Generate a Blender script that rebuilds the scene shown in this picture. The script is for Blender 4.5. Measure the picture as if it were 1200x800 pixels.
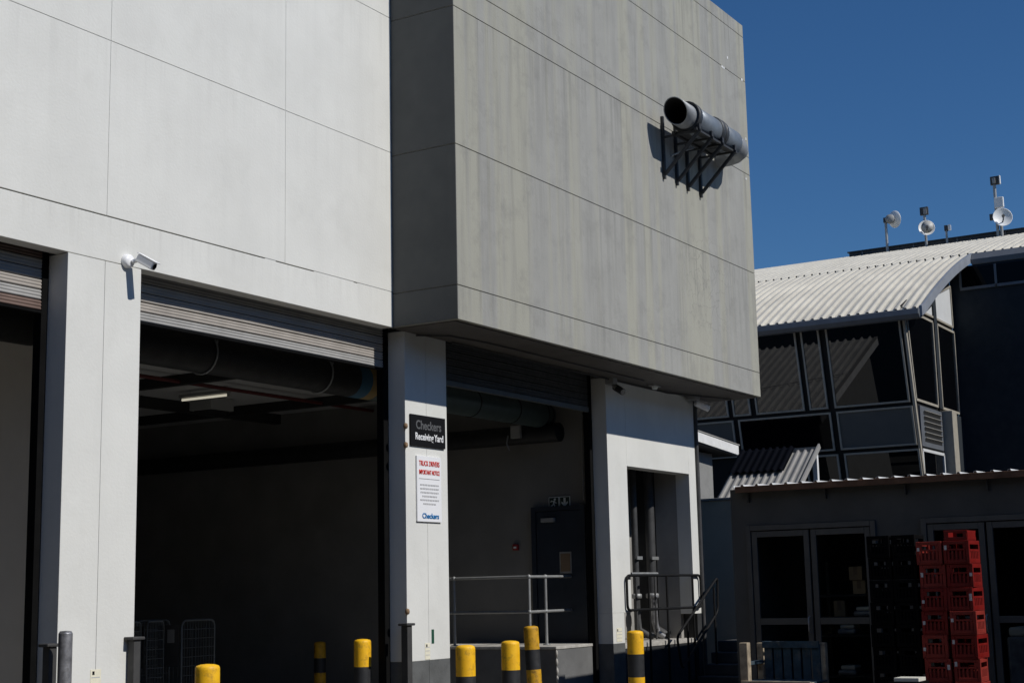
import bpy, math, random
from mathutils import Matrix, Vector
random.seed(7)
PI = math.pi
scene = bpy.context.scene
for o in list(bpy.data.objects):
    bpy.data.objects.remove(o)

# ------------------------------------------------------------------ camera, sky, sun, exposure
EYE = 1.70
FPX, YAW, PITCH, ROLL = 1746.3, math.radians(31.333), math.radians(9.519), math.radians(-1.252)
fwd = Vector((math.cos(YAW) * math.cos(PITCH), math.sin(YAW) * math.cos(PITCH), math.sin(PITCH)))
rgt = Vector((math.sin(YAW), -math.cos(YAW), 0))
upv = rgt.cross(fwd)
rgt2 = rgt * math.cos(ROLL) + upv * math.sin(ROLL)
up2 = -rgt * math.sin(ROLL) + upv * math.cos(ROLL)
cam = bpy.data.cameras.new('camera')
cam_ob = bpy.data.objects.new('camera', cam)
scene.collection.objects.link(cam_ob)
cam_ob.matrix_world = Matrix(((rgt2.x, up2.x, -fwd.x, 0), (rgt2.y, up2.y, -fwd.y, 0),
                              (rgt2.z, up2.z, -fwd.z, EYE), (0, 0, 0, 1)))
cam.sensor_fit = 'HORIZONTAL'
cam.sensor_width = 36.0
cam.lens = 36.0 * FPX / 1200.0
cam.clip_start, cam.clip_end = 0.1, 4000
scene.camera = cam_ob

SUN = Vector((0.03, -1.0, 0.914)).normalized()          # towards the sun
SUN_EL = math.asin(SUN.z)
SUN_AZ = math.atan2(SUN.x, SUN.y)                        # clockwise from +Y
world = bpy.data.worlds.new('World')
scene.world = world
world.use_nodes = True
nt = world.node_tree
nt.nodes.clear()
wo = nt.nodes.new('ShaderNodeOutputWorld')
bg = nt.nodes.new('ShaderNodeBackground')
sky = nt.nodes.new('ShaderNodeTexSky')
sky.sky_type = 'NISHITA'
sky.sun_disc = False
sky.sun_elevation = SUN_EL
sky.sun_rotation = SUN_AZ
sky.altitude = 0
sky.air_density = 1.0
sky.dust_density = 0.0
sky.ozone_density = 10.0
bg.inputs['Strength'].default_value = 0.096
hs = nt.nodes.new('ShaderNodeHueSaturation')
hs.inputs['Saturation'].default_value = 1.09
nt.links.new(sky.outputs[0], hs.inputs['Color'])
nt.links.new(hs.outputs[0], bg.inputs[0])
nt.links.new(bg.outputs[0], wo.inputs[0])
sl = bpy.data.lights.new('sun', 'SUN')
sl.energy = 5.0
sl.angle = math.radians(0.53)
sl.color = (1.0, 0.97, 0.93)
so = bpy.data.objects.new('sun', sl)
scene.collection.objects.link(so)
so.rotation_euler = SUN.to_track_quat('Z', 'Y').to_euler()
so.location = (0, -20, 30)
scene.view_settings.view_transform = 'Standard'
scene.view_settings.look = 'None'
scene.view_settings.exposure = -0.50
scene.view_settings.gamma = 1.0
scene.view_settings.use_curve_mapping = False

# ------------------------------------------------------------------ materials
MATS = {}
def mat(name, col, rough=0.8, var=0.15, scale=3.0, bump=0.0, bscale=60.0, metal=0.0, spec=0.5,
        streak=None, emit=None, ior=None, dirt=None, cracks=False, coords='pos', bands=None, runs=()):
    """procedural principled material; var = brightness variation; streak=(colour, amount) vertical run-off"""
    m = bpy.data.materials.new(name)
    m.use_nodes = True
    n = m.node_tree.nodes
    L = m.node_tree.links
    b = n['Principled BSDF']
    b.inputs['Roughness'].default_value = rough
    b.inputs['Metallic'].default_value = metal
    b.inputs['Specular IOR Level'].default_value = spec
    if ior: b.inputs['IOR'].default_value = ior
    if coords == 'pos':
        pos = n.new('ShaderNodeNewGeometry').outputs['Position']
    else:
        pos = n.new('ShaderNodeTexCoord').outputs['Object']
    def noise(sc, det=4.0, vec=None, ro=0.55):
        t = n.new('ShaderNodeTexNoise')
        t.inputs['Scale'].default_value = sc
        t.inputs['Detail'].default_value = det
        t.inputs['Roughness'].default_value = ro
        L.new(vec if vec is not None else pos, t.inputs['Vector'])
        return t.outputs['Fac']
    def mapr(v, a, b_, lo, hi):
        r = n.new('ShaderNodeMapRange')
        r.inputs['From Min'].default_value = a
        r.inputs['From Max'].default_value = b_
        r.inputs['To Min'].default_value = lo
        r.inputs['To Max'].default_value = hi
        L.new(v, r.inputs['Value'])
        return r.outputs['Result']
    def mixc(f, a, b_, mode='MIX'):
        x = n.new('ShaderNodeMix')
        x.data_type = 'RGBA'
        x.blend_type = mode
        for s, v in ((x.inputs[0], f), (x.inputs[6], a), (x.inputs[7], b_)):
            if hasattr(v, 'links') or isinstance(v, bpy.types.NodeSocket): L.new(v, s)
            elif isinstance(v, (int, float)): s.default_value = v
            else: s.default_value = (*v, 1)
        return x.outputs[2]
    def stretched(sx, sy, sz):
        mp = n.new('ShaderNodeMapping')
        mp.inputs['Scale'].default_value = (sx, sy, sz)
        L.new(pos, mp.inputs['Vector'])
        return mp.outputs['Vector']
    c = tuple(col)
    out = None
    if var > 0:
        f = mapr(noise(scale), 0.3, 0.7, 0, 1)
        out = mixc(f, tuple(max(0, v * (1 - var)) for v in c), tuple(min(1, v * (1 + var)) for v in c))
    else:
        out = mixc(0.0, c, c)
    if bands:
        # broad vertical bands, alternating tint of the coats on a wall
        col2, amt, sc = bands
        f = mapr(noise(sc, 2.0, stretched(1.0, 1.0, 0.012)), 0.45, 0.55, 0, amt)
        out = mixc(f, out, col2)
    if streak:
        scol, amt, sc = streak
        f1 = noise(sc, 5.0, stretched(1.0, 1.0, 0.07), 0.65)
        f = mapr(f1, 0.48, 0.75, 0, amt)
        out = mixc(f, out, scol)
    for zj, depth, rcol, amt in runs:
        # run-off that starts at a joint or coping and fades downwards
        sp = n.new('ShaderNodeSeparateXYZ'); L.new(pos, sp.inputs[0])
        below = mapr(sp.outputs['Z'], zj - depth, zj, 0, 1)
        step = n.new('ShaderNodeMath'); step.operation = 'LESS_THAN'; step.inputs[1].default_value = zj
        L.new(sp.outputs['Z'], step.inputs[0])
        drip = mapr(noise(9.0, 3.0, stretched(1.0, 1.0, 0.02), 0.7), 0.50, 0.66, 0, amt)
        m1 = n.new('ShaderNodeMath'); m1.operation = 'MULTIPLY'; L.new(below, m1.inputs[0]); L.new(step.outputs[0], m1.inputs[1])
        m2 = n.new('ShaderNodeMath'); m2.operation = 'MULTIPLY'; L.new(m1.outputs[0], m2.inputs[0]); L.new(drip, m2.inputs[1])
        out = mixc(m2.outputs[0], out, rcol)
    if dirt:
        dcol, amt, sc = dirt
        f = mapr(noise(sc, 8.0, None, 0.7), 0.52, 0.72, 0, amt)
        out = mixc(f, out, dcol)
    if cracks:
        v = n.new('ShaderNodeTexVoronoi')
        v.feature = 'DISTANCE_TO_EDGE'
        v.inputs['Scale'].default_value = 3.2
        wob = n.new('ShaderNodeTexNoise'); wob.inputs['Scale'].default_value = 4.0
        L.new(pos, wob.inputs['Vector'])
        ad = n.new('ShaderNodeVectorMath'); ad.operation = 'MULTIPLY_ADD'
        ad.inputs[1].default_value = (0.5, 0.5, 0.5)
        L.new(wob.outputs['Color'], ad.inputs[0]); L.new(pos, ad.inputs[2])
        L.new(ad.outputs[0], v.inputs['Vector'])
        line = mapr(v.outputs['Distance'], 0.0, 0.035, 1, 0)
        dis = n.new('ShaderNodeVectorMath'); dis.operation = 'DISTANCE'
        dis.inputs[1].default_value = (20.75, 9.097, 6.25)
        L.new(pos, dis.inputs[0])
        mask = mapr(dis.outputs['Value'], 0.55, 1.15, 0.42, 0)
        mu = n.new('ShaderNodeMath'); mu.operation = 'MULTIPLY'
        L.new(line, mu.inputs[0]); L.new(mask, mu.inputs[1])
        out = mixc(mu.outputs[0], out, tuple(v_ * 0.45 for v_ in c))
    L.new(out, b.inputs['Base Color'])
    if rough < 0.95 and var > 0:
        L.new(mapr(noise(scale * 2.3), 0.3, 0.7, max(0, rough - 0.08), min(1, rough + 0.08)), b.inputs['Roughness'])
    if bump > 0:
        bp = n.new('ShaderNodeBump')
        bp.inputs['Strength'].default_value = bump
        bp.inputs['Distance'].default_value = 0.01
        L.new(noise(bscale, 5.0), bp.inputs['Height'])
        L.new(bp.outputs['Normal'], b.inputs['Normal'])
    if emit:
        b.inputs['Emission Color'].default_value = (*emit[0], 1)
        b.inputs['Emission Strength'].default_value = emit[1]
    MATS[name] = m
    return m

mat('asphalt', (0.055, 0.054, 0.052), 0.9, 0.25, 1.5, 0.5, 90)
mat('yard_concrete', (0.115, 0.10, 0.075), 0.9, 0.2, 0.8, 0.3, 50, dirt=((0.07, 0.068, 0.06), 0.7, 1.2))
mat('floor_concrete', (0.22, 0.215, 0.2), 0.75, 0.2, 0.8, 0.2, 40)
mat('white_paint', (0.70, 0.697, 0.65), 0.85, 0.045, 1.3, 0.2, 34,
    streak=((0.60, 0.595, 0.555), 0.35, 2.6), dirt=((0.59, 0.585, 0.54), 0.45, 1.6),
    runs=((6.83, .7, (0.50, 0.495, 0.46), .2), (5.155, .35, (0.45, 0.44, 0.40), .25), (8.5, 1.0, (0.50, 0.495, 0.46), .25)))
mat('dado_grey', (0.105, 0.108, 0.105), 0.8, 0.2, 4.0, 0.3, 40, dirt=((0.05, 0.05, 0.048), 0.6, 6.0))
mat('joint_white', (0.6, 0.6, 0.57), 0.95, 0.1)
mat('joint', (0.13, 0.13, 0.125), 0.95, 0.1)
mat('box_concrete', (0.318, 0.315, 0.288), 0.88, 0.06, 2.0, 0.25, 30, bands=((0.362, 0.353, 0.285), 0.75, 2.7),
    streak=((0.225, 0.222, 0.205), 0.6, 7.0), dirt=((0.19, 0.187, 0.172), 0.4, 3.0), cracks=True,
    runs=((11.1, 1.6, (0.17, 0.168, 0.155), .7), (8.46, 1.3, (0.19, 0.187, 0.172), .55), (6.79, 1.2, (0.19, 0.187, 0.172), .5), (5.135, .4, (0.18, 0.178, 0.165), .5)))
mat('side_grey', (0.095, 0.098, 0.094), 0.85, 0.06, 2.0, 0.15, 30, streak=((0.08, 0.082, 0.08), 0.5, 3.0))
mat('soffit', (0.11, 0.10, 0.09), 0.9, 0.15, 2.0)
mat('shutter_steel', (0.33, 0.325, 0.31), 0.75, 0.12, 4.0, 0.05, 50, spec=0.2)
mat('shutter_warm', (0.35, 0.32, 0.285), 0.75, 0.12, 4.0, 0.05, 50, spec=0.2)
mat('shutter_brown', (0.15, 0.10, 0.08), 0.6, 0.2, 4.0)
mat('shutter_bar', (0.16, 0.18, 0.18), 0.5, 0.1, 5.0, metal=0.2)
mat('guide_black', (0.005, 0.005, 0.005), 0.9, 0.2, 5, spec=0.1)
mat('shutter_dark', (0.05, 0.052, 0.052), 0.7, 0.12, 4.0)
mat('shutter_dark_bar', (0.10, 0.11, 0.11), 0.6, 0.1, 4.0)
mat('inner_wall', (0.19, 0.185, 0.172), 0.9, 0.12, 1.5, 0.1, 30)
mat('partition', (0.74, 0.69, 0.61), 0.9, 0.08, 1.2, 0.1, 30)
mat('ceiling_dark', (0.45, 0.45, 0.44), 0.9, 0.1, 1.0)
mat('beam_black', (0.015, 0.015, 0.015), 0.8, 0.2)
mat('red_pipe', (0.09, 0.012, 0.012), 0.5, 0.15)
mat('duct_green', (0.085, 0.12, 0.12), 0.45, 0.12, 3.0, metal=0.4)
mat('duct_black', (0.010, 0.0105, 0.011), 0.6, 0.2, 3.0)
mat('strap', (0.32, 0.33, 0.33), 0.4, 0.1, metal=0.5)
mat('blue_cap', (0.03, 0.13, 0.22), 0.6, 0.1)
mat('yellow_cap', (0.35, 0.24, 0.08), 0.6, 0.1)
mat('tube_glow', (0.9, 0.9, 0.85), 0.4, 0, emit=((1.0, 0.93, 0.74), 0.62))
mat('lamp_body', (0.3, 0.3, 0.29), 0.6, 0.1)
mat('door_navy', (0.014, 0.022, 0.036), 0.5, 0.15, 3)
mat('paper', (0.62, 0.60, 0.52), 0.9, 0.06, 10)
mat('paper_brown', (0.22, 0.15, 0.09), 0.85, 0.1, 8)
mat('sign_green', (0.012, 0.03, 0.022), 0.5, 0.05)
mat('sign_pale', (0.75, 0.78, 0.74), 0.6, 0.05)
mat('alarm_red', (0.30, 0.02, 0.02), 0.5, 0.1)
mat('galv', (0.30, 0.305, 0.30), 0.5, 0.12, 8, metal=0.35)
mat('galv_worn', (0.34, 0.34, 0.35), 0.4, 0.35, 14, metal=0.6, dirt=((0.08, 0.075, 0.07), 0.9, 9))
mat('platform', (0.14, 0.14, 0.136), 0.9, 0.15, 3, 0.3, 40, dirt=((0.10, 0.10, 0.095), 0.5, 5))
mat('platform_edge', (0.42, 0.40, 0.36), 0.9, 0.25, 9, 0.4, 50)
mat('charcoal', (0.022, 0.023, 0.024), 0.85, 0.25, 4)
mat('recess_wall', (0.30, 0.29, 0.27), 0.9, 0.15, 1.5, 0.1, 20, dirt=((0.2, 0.2, 0.2), 0.35, 2.0))
mat('pipe_grey', (0.045, 0.045, 0.045), 0.6, 0.3, 6)
mat('bollard_yellow', (0.95, 0.50, 0.008), 0.55, 0.12, 7, 0.15, 40, dirt=((0.13, 0.075, 0.03), 0.75, 11), streak=((0.55, 0.27, 0.02), 0.5, 14), coords='obj')
mat('bollard_black', (0.022, 0.023, 0.025), 0.55, 0.25, 9, dirt=((0.07, 0.065, 0.055), 0.5, 12), coords='obj')
mat('bollard_scuffed_dim', (0.62, 0.33, 0.012), 0.6, 0.2, 12, dirt=((0.03, 0.025, 0.02), 1.0, 9), coords='obj')
mat('post_dark', (0.045, 0.044, 0.042), 0.7, 0.2, 8)
mat('rail_black', (0.008, 0.008, 0.008), 0.7, 0.2, 6, spec=0.2)
mat('cctv_white', (0.86, 0.86, 0.86), 0.35, 0.02)
mat('cctv_glass', (0.01, 0.01, 0.012), 0.1, 0)
mat('sign_black', (0.007, 0.007, 0.008), 0.7, 0.05, spec=0.15)
mat('sign_white', (0.84, 0.84, 0.84), 0.4, 0.02)
mat('letter_grey', (0.115, 0.115, 0.115), 0.5, 0.0)
mat('letter_white', (0.85, 0.85, 0.85), 0.5, 0.0)
mat('letter_red', (0.62, 0.03, 0.02), 0.5, 0.0)
mat('letter_faint', (0.50, 0.50, 0.50), 0.6, 0.0)
mat('letter_blue', (0.01, 0.16, 0.40), 0.5, 0.0)
mat('sticker_yellow', (0.80, 0.70, 0.10), 0.5, 0.0)
mat('sticker', (0.78, 0.74, 0.58), 0.7, 0.08, 20)
mat('sticker_green', (0.01, 0.07, 0.04), 0.6, 0.1)
mat('rust', (0.25, 0.16, 0.09), 0.9, 0.4, 25, 0.4, 60)
mat('conduit', (0.05, 0.05, 0.05), 0.7, 0.1)
mat('exhaust_steel', (0.19, 0.215, 0.24), 0.5, 0.15, 6, metal=0.3)
mat('exhaust_zinc', (0.30, 0.31, 0.315), 0.55, 0.15, 6, metal=0.25)
mat('exhaust_dark', (0.05, 0.055, 0.06), 0.55, 0.15, 6, metal=0.3)
mat('mouth_black', (0.004, 0.004, 0.004), 0.95, 0)  # flat near-black for the inside of the exhaust mouth
mat('bracket_steel', (0.035, 0.036, 0.037), 0.6, 0.2, 8)
mat('patch_white', (0.8, 0.8, 0.78), 0.8, 0)
mat('kiosk_wall', (0.078, 0.076, 0.070), 0.9, 0.15, 1.5, 0.15, 30, dirt=((0.05, 0.052, 0.053), 0.5, 2))
mat('kiosk_roof', (0.66, 0.66, 0.64), 0.45, 0.08, 4, metal=0.1)
mat('fascia_timber', (0.13, 0.065, 0.035), 0.85, 0.3, 6, 0.2, 30)
mat('door_grey', (0.08, 0.077, 0.07), 0.7, 0.12, 4)
mat('kiosk_glass', (0.004, 0.004, 0.005), 0.12, 0, spec=0.12)
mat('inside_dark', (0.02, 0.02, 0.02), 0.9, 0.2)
mat('cardboard', (0.30, 0.21, 0.12), 0.9, 0.15, 6)
mat('shrink_wrap', (0.20, 0.21, 0.23), 0.35, 0.35, 9)
mat('crate_red', (0.17, 0.006, 0.004), 0.5, 0.25, 7, spec=0.3, coords='obj', dirt=((0.07, 0.008, 0.006), 0.7, 6))
mat('crate_red_faded', (0.23, 0.022, 0.014), 0.6, 0.25, 7, spec=0.3, coords='obj', dirt=((0.10, 0.02, 0.015), 0.7, 5))
mat('crate_black', (0.0022, 0.0022, 0.0025), 0.8, 0.2, 5, spec=0.08, coords='obj')
mat('crate_label', (0.55, 0.52, 0.50), 0.7, 0.15, 20)
mat('timber_pale', (0.33, 0.27, 0.19), 0.9, 0.35, 9, 0.3, 30, dirt=((0.08, 0.06, 0.04), 0.8, 8))
mat('timber_blue', (0.022, 0.05, 0.072), 0.85, 0.4, 10, 0.2, 30, dirt=((0.13, 0.12, 0.10), 0.8, 7))
mat('stair_concrete', (0.065, 0.065, 0.065), 0.95, 0.2, 4)
mat('yard_wall', (0.50, 0.42, 0.31), 0.9, 0.12, 1.6, 0.15, 30)
mat('wall_cap', (0.34, 0.33, 0.31), 0.9, 0.1, 4)
mat('annex_plaster', (0.245, 0.245, 0.235), 0.95, 0.1, 3, 1.0, 12, dirt=((0.17, 0.17, 0.165), 0.5, 3))
mat('fascia_white', (0.74, 0.74, 0.72), 0.7, 0.08, 4, dirt=((0.5, 0.47, 0.4), 0.5, 5))
mat('annex_roof', (0.50, 0.49, 0.46), 0.6, 0.1, 2)
mat('canopy_sheet', (0.30, 0.29, 0.27), 0.7, 0.15, 3, dirt=((0.18, 0.17, 0.15), 0.5, 3))
mat('canopy_shade', (0.0015, 0.0022, 0.005), 0.9, 0.2, 3, spec=0.08)
mat('office_roof', (0.57, 0.54, 0.465), 0.6, 0.1, 1.0, dirt=((0.42, 0.40, 0.35), 0.6, 1.3), streak=((0.45, 0.43, 0.38), 0.4, 1.0))
mat('gutter_grey', (0.12, 0.13, 0.145), 0.5, 0.1, 3)
mat('verge_grey', (0.24, 0.26, 0.29), 0.5, 0.08, 3)
mat('frame_alu', (0.37, 0.34, 0.28), 0.5, 0.1, 5)
mat('office_glass', (0.002, 0.0022, 0.0025), 0.006, 0, spec=0.5, ior=1.55)
mat('office_dark_glass', (0.002, 0.002, 0.003), 0.05, 0, spec=0.1)
mat('spandrel', (0.088, 0.09, 0.085), 0.6, 0.06, 2)
mat('gasket', (0.006, 0.006, 0.006), 0.8, 0)
mat('office_navy', (0.010, 0.016, 0.022), 0.85, 0.1, 2)
mat('clerestory', (0.66, 0.67, 0.66), 0.4, 0.05, 3)
mat('parapet', (0.03, 0.033, 0.037), 0.6, 0.1, 3)
mat('dish_white', (0.80, 0.80, 0.78), 0.5, 0.03)
mat('dish_inner', (0.42, 0.42, 0.40), 0.5, 0.05)
mat('antenna_dark', (0.05, 0.05, 0.05), 0.6, 0.2)
mat('pole', (0.34, 0.34, 0.33), 0.45, 0.15, metal=0.3)
mat('cage_wire', (0.13, 0.14, 0.14), 0.5, 0.1, metal=0.3)
mat('cage_panel', (0.05, 0.05, 0.05), 0.7, 0.1)
mat('blocker_brick', (0.16, 0.12, 0.095), 0.9, 0.2, 2.0)
mat('lantern_amber', (0.5, 0.25, 0.02), 0.5, 0)

# ------------------------------------------------------------------ mesh helpers
class MB:
    def __init__(self): self.v = []; self.f = []; self.s = []; self.mi = []; self.cur = 0
    def add(self, vs, fs, smooth=False):
        k = len(self.v); self.v += [tuple(p) for p in vs]
        for f in fs: self.f.append(tuple(i + k for i in f)); self.s.append(smooth); self.mi.append(self.cur)
        return self
    def box(self, x0, x1, y0, y1, z0, z1):
        vs = [(x, y, z) for z in (z0, z1) for y in (y0, y1) for x in (x0, x1)]
        return self.add(vs, [(0, 2, 3, 1), (4, 5, 7, 6), (0, 1, 5, 4), (2, 6, 7, 3), (0, 4, 6, 2), (1, 3, 7, 5)])
    def bar(self, a, b, w, h, up=(0, 0, 1)):
        a, b = Vector(a), Vector(b); d = (b - a).normalized(); u = Vector(up)
        if abs(d.dot(u)) > 0.97: u = Vector((0, 1, 0))
        s = d.cross(u).normalized() * w / 2; t = s.cross(d).normalized() * h / 2
        vs = [p + i * s + j * t for p in (a, b) for i, j in ((-1, -1), (1, -1), (1, 1), (-1, 1))]
        return self.add(vs, [(0, 1, 2, 3), (7, 6, 5, 4), (0, 4, 5, 1), (1, 5, 6, 2), (2, 6, 7, 3), (3, 7, 4, 0)])
    def tube(self, pts, r, n=10, caps=True, closed=False):
        pts = [Vector(p) for p in pts]; rings = []; m = len(pts)
        rs = r if isinstance(r, (list, tuple)) else [r] * m
        prev = None
        for i, p in enumerate(pts):
            if closed: d = (pts[(i + 1) % m] - pts[i - 1]).normalized()
            else: d = (pts[min(i + 1, m - 1)] - pts[max(i - 1, 0)]).normalized()
            if prev is None:
                u = Vector((0, 0, 1)) if abs(d.z) < 0.9 else Vector((1, 0, 0))
                s = d.cross(u).normalized()
            else:
                s = (prev - d * prev.dot(d)).normalized()
            prev = s; t = d.cross(s)
            rings.append([p + rs[i] * (math.cos(2 * PI * k / n) * s + math.sin(2 * PI * k / n) * t) for k in range(n)])
        vs = [q for rg in rings for q in rg]; fs = []
        for i in range(m if closed else m - 1):
            j = (i + 1) % m
            for k in range(n):
                fs.append((i * n + k, j * n + k, j * n + (k + 1) % n, i * n + (k + 1) % n))
        self.add(vs, fs, True)
        if caps and not closed:
            self.add(rings[0], [tuple(range(n))]); self.add(rings[-1], [tuple(reversed(range(n)))])
        return self
    def lathe(self, prof, n=24, axis='z', origin=(0, 0, 0), smooth=True):
        o = Vector(origin); vs = []; fs = []
        for r, h in prof:
            for k in range(n):
                a = 2 * PI * k / n; c, s = r * math.cos(a), r * math.sin(a)
                p = (c, s, h) if axis == 'z' else ((h, c, s) if axis == 'x' else (s, h, c))
                vs.append(o + Vector(p))
        m = len(prof)
        for i in range(m - 1):
            for k in range(n):
                fs.append((i * n + k, i * n + (k + 1) % n, (i + 1) * n + (k + 1) % n, (i + 1) * n + k))
        return self.add(vs, fs, smooth)
    def prism(self, poly, a, b, plane='xz'):
        """extrude a polygon: plane xz along y, yz along x, xy along z"""
        n = len(poly)
        def P(u, v, w): return (u, w, v) if plane == 'xz' else ((w, u, v) if plane == 'yz' else (u, v, w))
        vs = [P(u, v, a) for u, v in poly] + [P(u, v, b) for u, v in poly]
        fs = [tuple(range(n)), tuple(reversed(range(n, 2 * n)))]
        fs += [(i, (i + 1) % n + 0, (i + 1) % n + n, i + n) for i in range(n)]
        return self.add(vs, fs)
    def build(self, name, m, parent=None, bevel=0.0, seg=2, loc=None):
        me = bpy.data.meshes.new(name)
        me.from_pydata(self.v, [], self.f)
        me.polygons.foreach_set('use_smooth', self.s)
        ms = m if isinstance(m, (list, tuple)) else [m]
        for x in ms: me.materials.append(MATS[x])
        if len(ms) > 1: me.polygons.foreach_set('material_index', self.mi)
        me.update()
        import bmesh
        bm = bmesh.new(); bm.from_mesh(me); bmesh.ops.recalc_face_normals(bm, faces=bm.faces); bm.to_mesh(me); bm.free()
        ob = bpy.data.objects.new(name, me)
        scene.collection.objects.link(ob)
        if parent: ob.parent = parent
        if loc is not None: ob.location = loc
        if bevel:
            md = ob.modifiers.new('bevel', 'BEVEL'); md.width = bevel; md.segments = seg; md.limit_method = 'ANGLE'
            md.angle_limit = math.radians(50)
        return ob

def box(name, m, x0, x1, y0, y1, z0, z1, parent=None, bevel=0.0):
    return MB().box(x0, x1, y0, y1, z0, z1).build(name, m, parent, bevel)
def tag(o, label, cat, group=None, kind=None):
    if label: o['label'] = label
    if cat: o['category'] = cat
    if group: o['group'] = group
    if kind: o['kind'] = kind
    return o
def empty(name, loc, label, cat, group=None):
    e = bpy.data.objects.new(name, None)
    e.empty_display_size = 0.2
    e.location = loc
    scene.collection.objects.link(e)
    return tag(e, label, cat, group)
def thing(name, label, cat, group=None, loc=(0, 0, 0)):
    """Empty whose children keep world coordinates through parent inverse"""
    return empty(name, loc, label, cat, group)
def child(ob, parent):
    """parent an object built in world coordinates"""
    ob.parent = parent
    w = Matrix.Identity(4)
    p = parent
    while p is not None:
        w = p.matrix_basis.inverted() @ w if False else w
        p = p.parent
    m = Matrix.Identity(4)
    chain = []
    p = parent
    while p is not None:
        chain.append(p); p = p.parent
    for q in reversed(chain):
        m = m @ q.matrix_parent_inverse @ q.matrix_basis
    ob.matrix_parent_inverse = m.inverted()
    return ob
def copy_tree(o, parent=None):
    c = o.copy(); scene.collection.objects.link(c); c.parent = parent
    for ch in list(o.children): copy_tree(ch, c)
    return c
def text_mesh(name, s, size, m, parent, origin, right, up, width=None, align='CENTER', fat=0.0, depth=0.002):
    cu = bpy.data.curves.new('text', 'FONT'); cu.body = s; cu.size = size; cu.align_x = align
    cu.offset = fat; cu.extrude = depth; cu.resolution_u = 3
    to = bpy.data.objects.new('text', cu); scene.collection.objects.link(to)
    bpy.context.view_layer.update()
    me = bpy.data.meshes.new_from_object(to.evaluated_get(bpy.context.evaluated_depsgraph_get()))
    bpy.data.objects.remove(to)
    xs = [v.co.x for v in me.vertices]
    k = width / (max(xs) - min(xs)) if width else 1.0
    r, u = Vector(right), Vector(up); nrm = r.cross(u); o = Vector(origin)
    for v in me.vertices: v.co = o + r * v.co.x * k + u * v.co.y + nrm * (v.co.z + depth)
    me.materials.clear(); me.materials.append(MATS[m])
    ob = bpy.data.objects.new(name, me); scene.collection.objects.link(ob)
    child(ob, parent)
    return ob

# ------------------------------------------------------------------ ground
g = MB().add([(-600, -600, 0), (900, -600, 0), (900, 900, 0), (-600, 900, 0)], [(0, 1, 2, 3)]).build('ground', 'asphalt')
g['kind'] = 'structure'
g = MB().add([(1, 6.5, .004), (22.05, 6.5, .004), (22.05, 9.99, .004), (1, 9.99, .004)], [(0, 1, 2, 3)]).build('yard_apron', 'yard_concrete')
g['kind'] = 'structure'
g = MB().add([(3, 9.99, .008), (19.3, 9.99, .008), (19.3, 20, .008), (3, 20, .008)], [(0, 1, 2, 3)]).build('warehouse_floor', 'floor_concrete')
g['kind'] = 'structure'

# ------------------------------------------------------------------ warehouse
WH = thing('warehouse', 'large white and grey warehouse with open roller-shutter bays and a projecting concrete upper storey', 'warehouse')
def wbox(name, m, x0, x1, y0, y1, z0, z1, bevel=0.0, parent=None):
    return box(name, m, x0, x1, y0, y1, z0, z1, parent or WH, bevel)
ZH = 4.74
XL, XR = 3.0, 22.02
# white upper wall: backing and separate facing panels with recessed joints
wbox('wall', 'joint_white', XL, 13.785, 10.006, 10.16, 5.2, 11.0)
wbox('wall', 'joint', XL, 13.785, 10.014, 10.16, ZH + .004, 5.199)
wbox('wall', 'joint', 13.80, XR, 10.012, 10.16, ZH + .03, 11.0)
zs = [(5.155 + .006, 6.83 - .003), (6.83 + .003, 8.50 - .003), (8.50 + .003, 11.0)]
xs = [(XL, 4.37), (4.374, 6.87), (6.874, 9.368), (9.372, 11.863), (11.867, 13.785)]
for z0, z1 in zs:
    for x0, x1 in xs:
        wbox('wall_panel', 'white_paint', x0, x1, 10.0, 10.03, z0, z1, 0.003)
wbox('lintel', 'white_paint', XL, 13.785, 10.001, 10.17, ZH, 5.155 - .005, 0.005)
# hardened filler that has closed parts of the lower joint
for x0, x1 in ((11.55, 11.72), (12.35, 13.05), (13.12, 13.78)):
    wbox('joint_filler', 'joint_white', x0, x1, 10.0045, 10.02, 5.1505, 5.1605)
# pillars
def pillar(x0, x1, xj, name='pillar'):
    p = wbox(name, 'joint_white', x0 + .012, x1 - .012, 10.012, 10.30, 0, ZH - .002)
    for a, b in ((x0, xj - .002), (xj + .002, x1)):
        MB().box(a, b, 10.0, 10.24, .945, ZH - .006).build('pillar_face', 'white_paint', p, 0.004)
        MB().box(a, b, 10.0, 10.24, 0, .943).build('dado', 'dado_grey', p, 0.004)
    return p
pillar(3.85, 4.70, 4.27)
pillar(8.93, 9.81, 9.365)
pillar(14.01, 14.87, 14.44)
# right-hand wall around the service doorway
p3 = wbox('pillar', 'joint', 19.02, 19.32, 10.02, 10.30, 0, ZH - .002)
MB().box(19.0, 19.6, 10.0, 10.24, 1.37, ZH - .006).build('pillar_face', 'white_paint', p3, 0.004)
MB().box(19.0, 19.36, 10.0, 10.24, .945, 1.369).build('pillar_face', 'white_paint', p3, 0.003)
MB().box(19.0, 19.36, 10.0, 10.24, 0, .943).build('dado', 'dado_grey', p3, 0.004)
MB().box(19.601, 21.76, 10.0, 10.24, 3.485, ZH - .006).build('door_head', 'white_paint', p3, 0.004)
MB().box(21.761, XR, 10.0, 10.24, 1.30, ZH - .006).build('jamb', 'white_paint', p3, 0.004)
MB().box(21.86, XR, 10.0, 10.24, 0, 1.299).build('dado', 'charcoal', p3, 0.004)
wbox('recess_wall', 'recess_wall', 21.762, 21.95, 10.242, 10.62, .9, 3.7)
wbox('void_panel', 'charcoal', 21.77, 21.95, 10.621, 11.2, .9, 3.7)  # charcoal panel stands in for the unlit room beyond the recess
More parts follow.
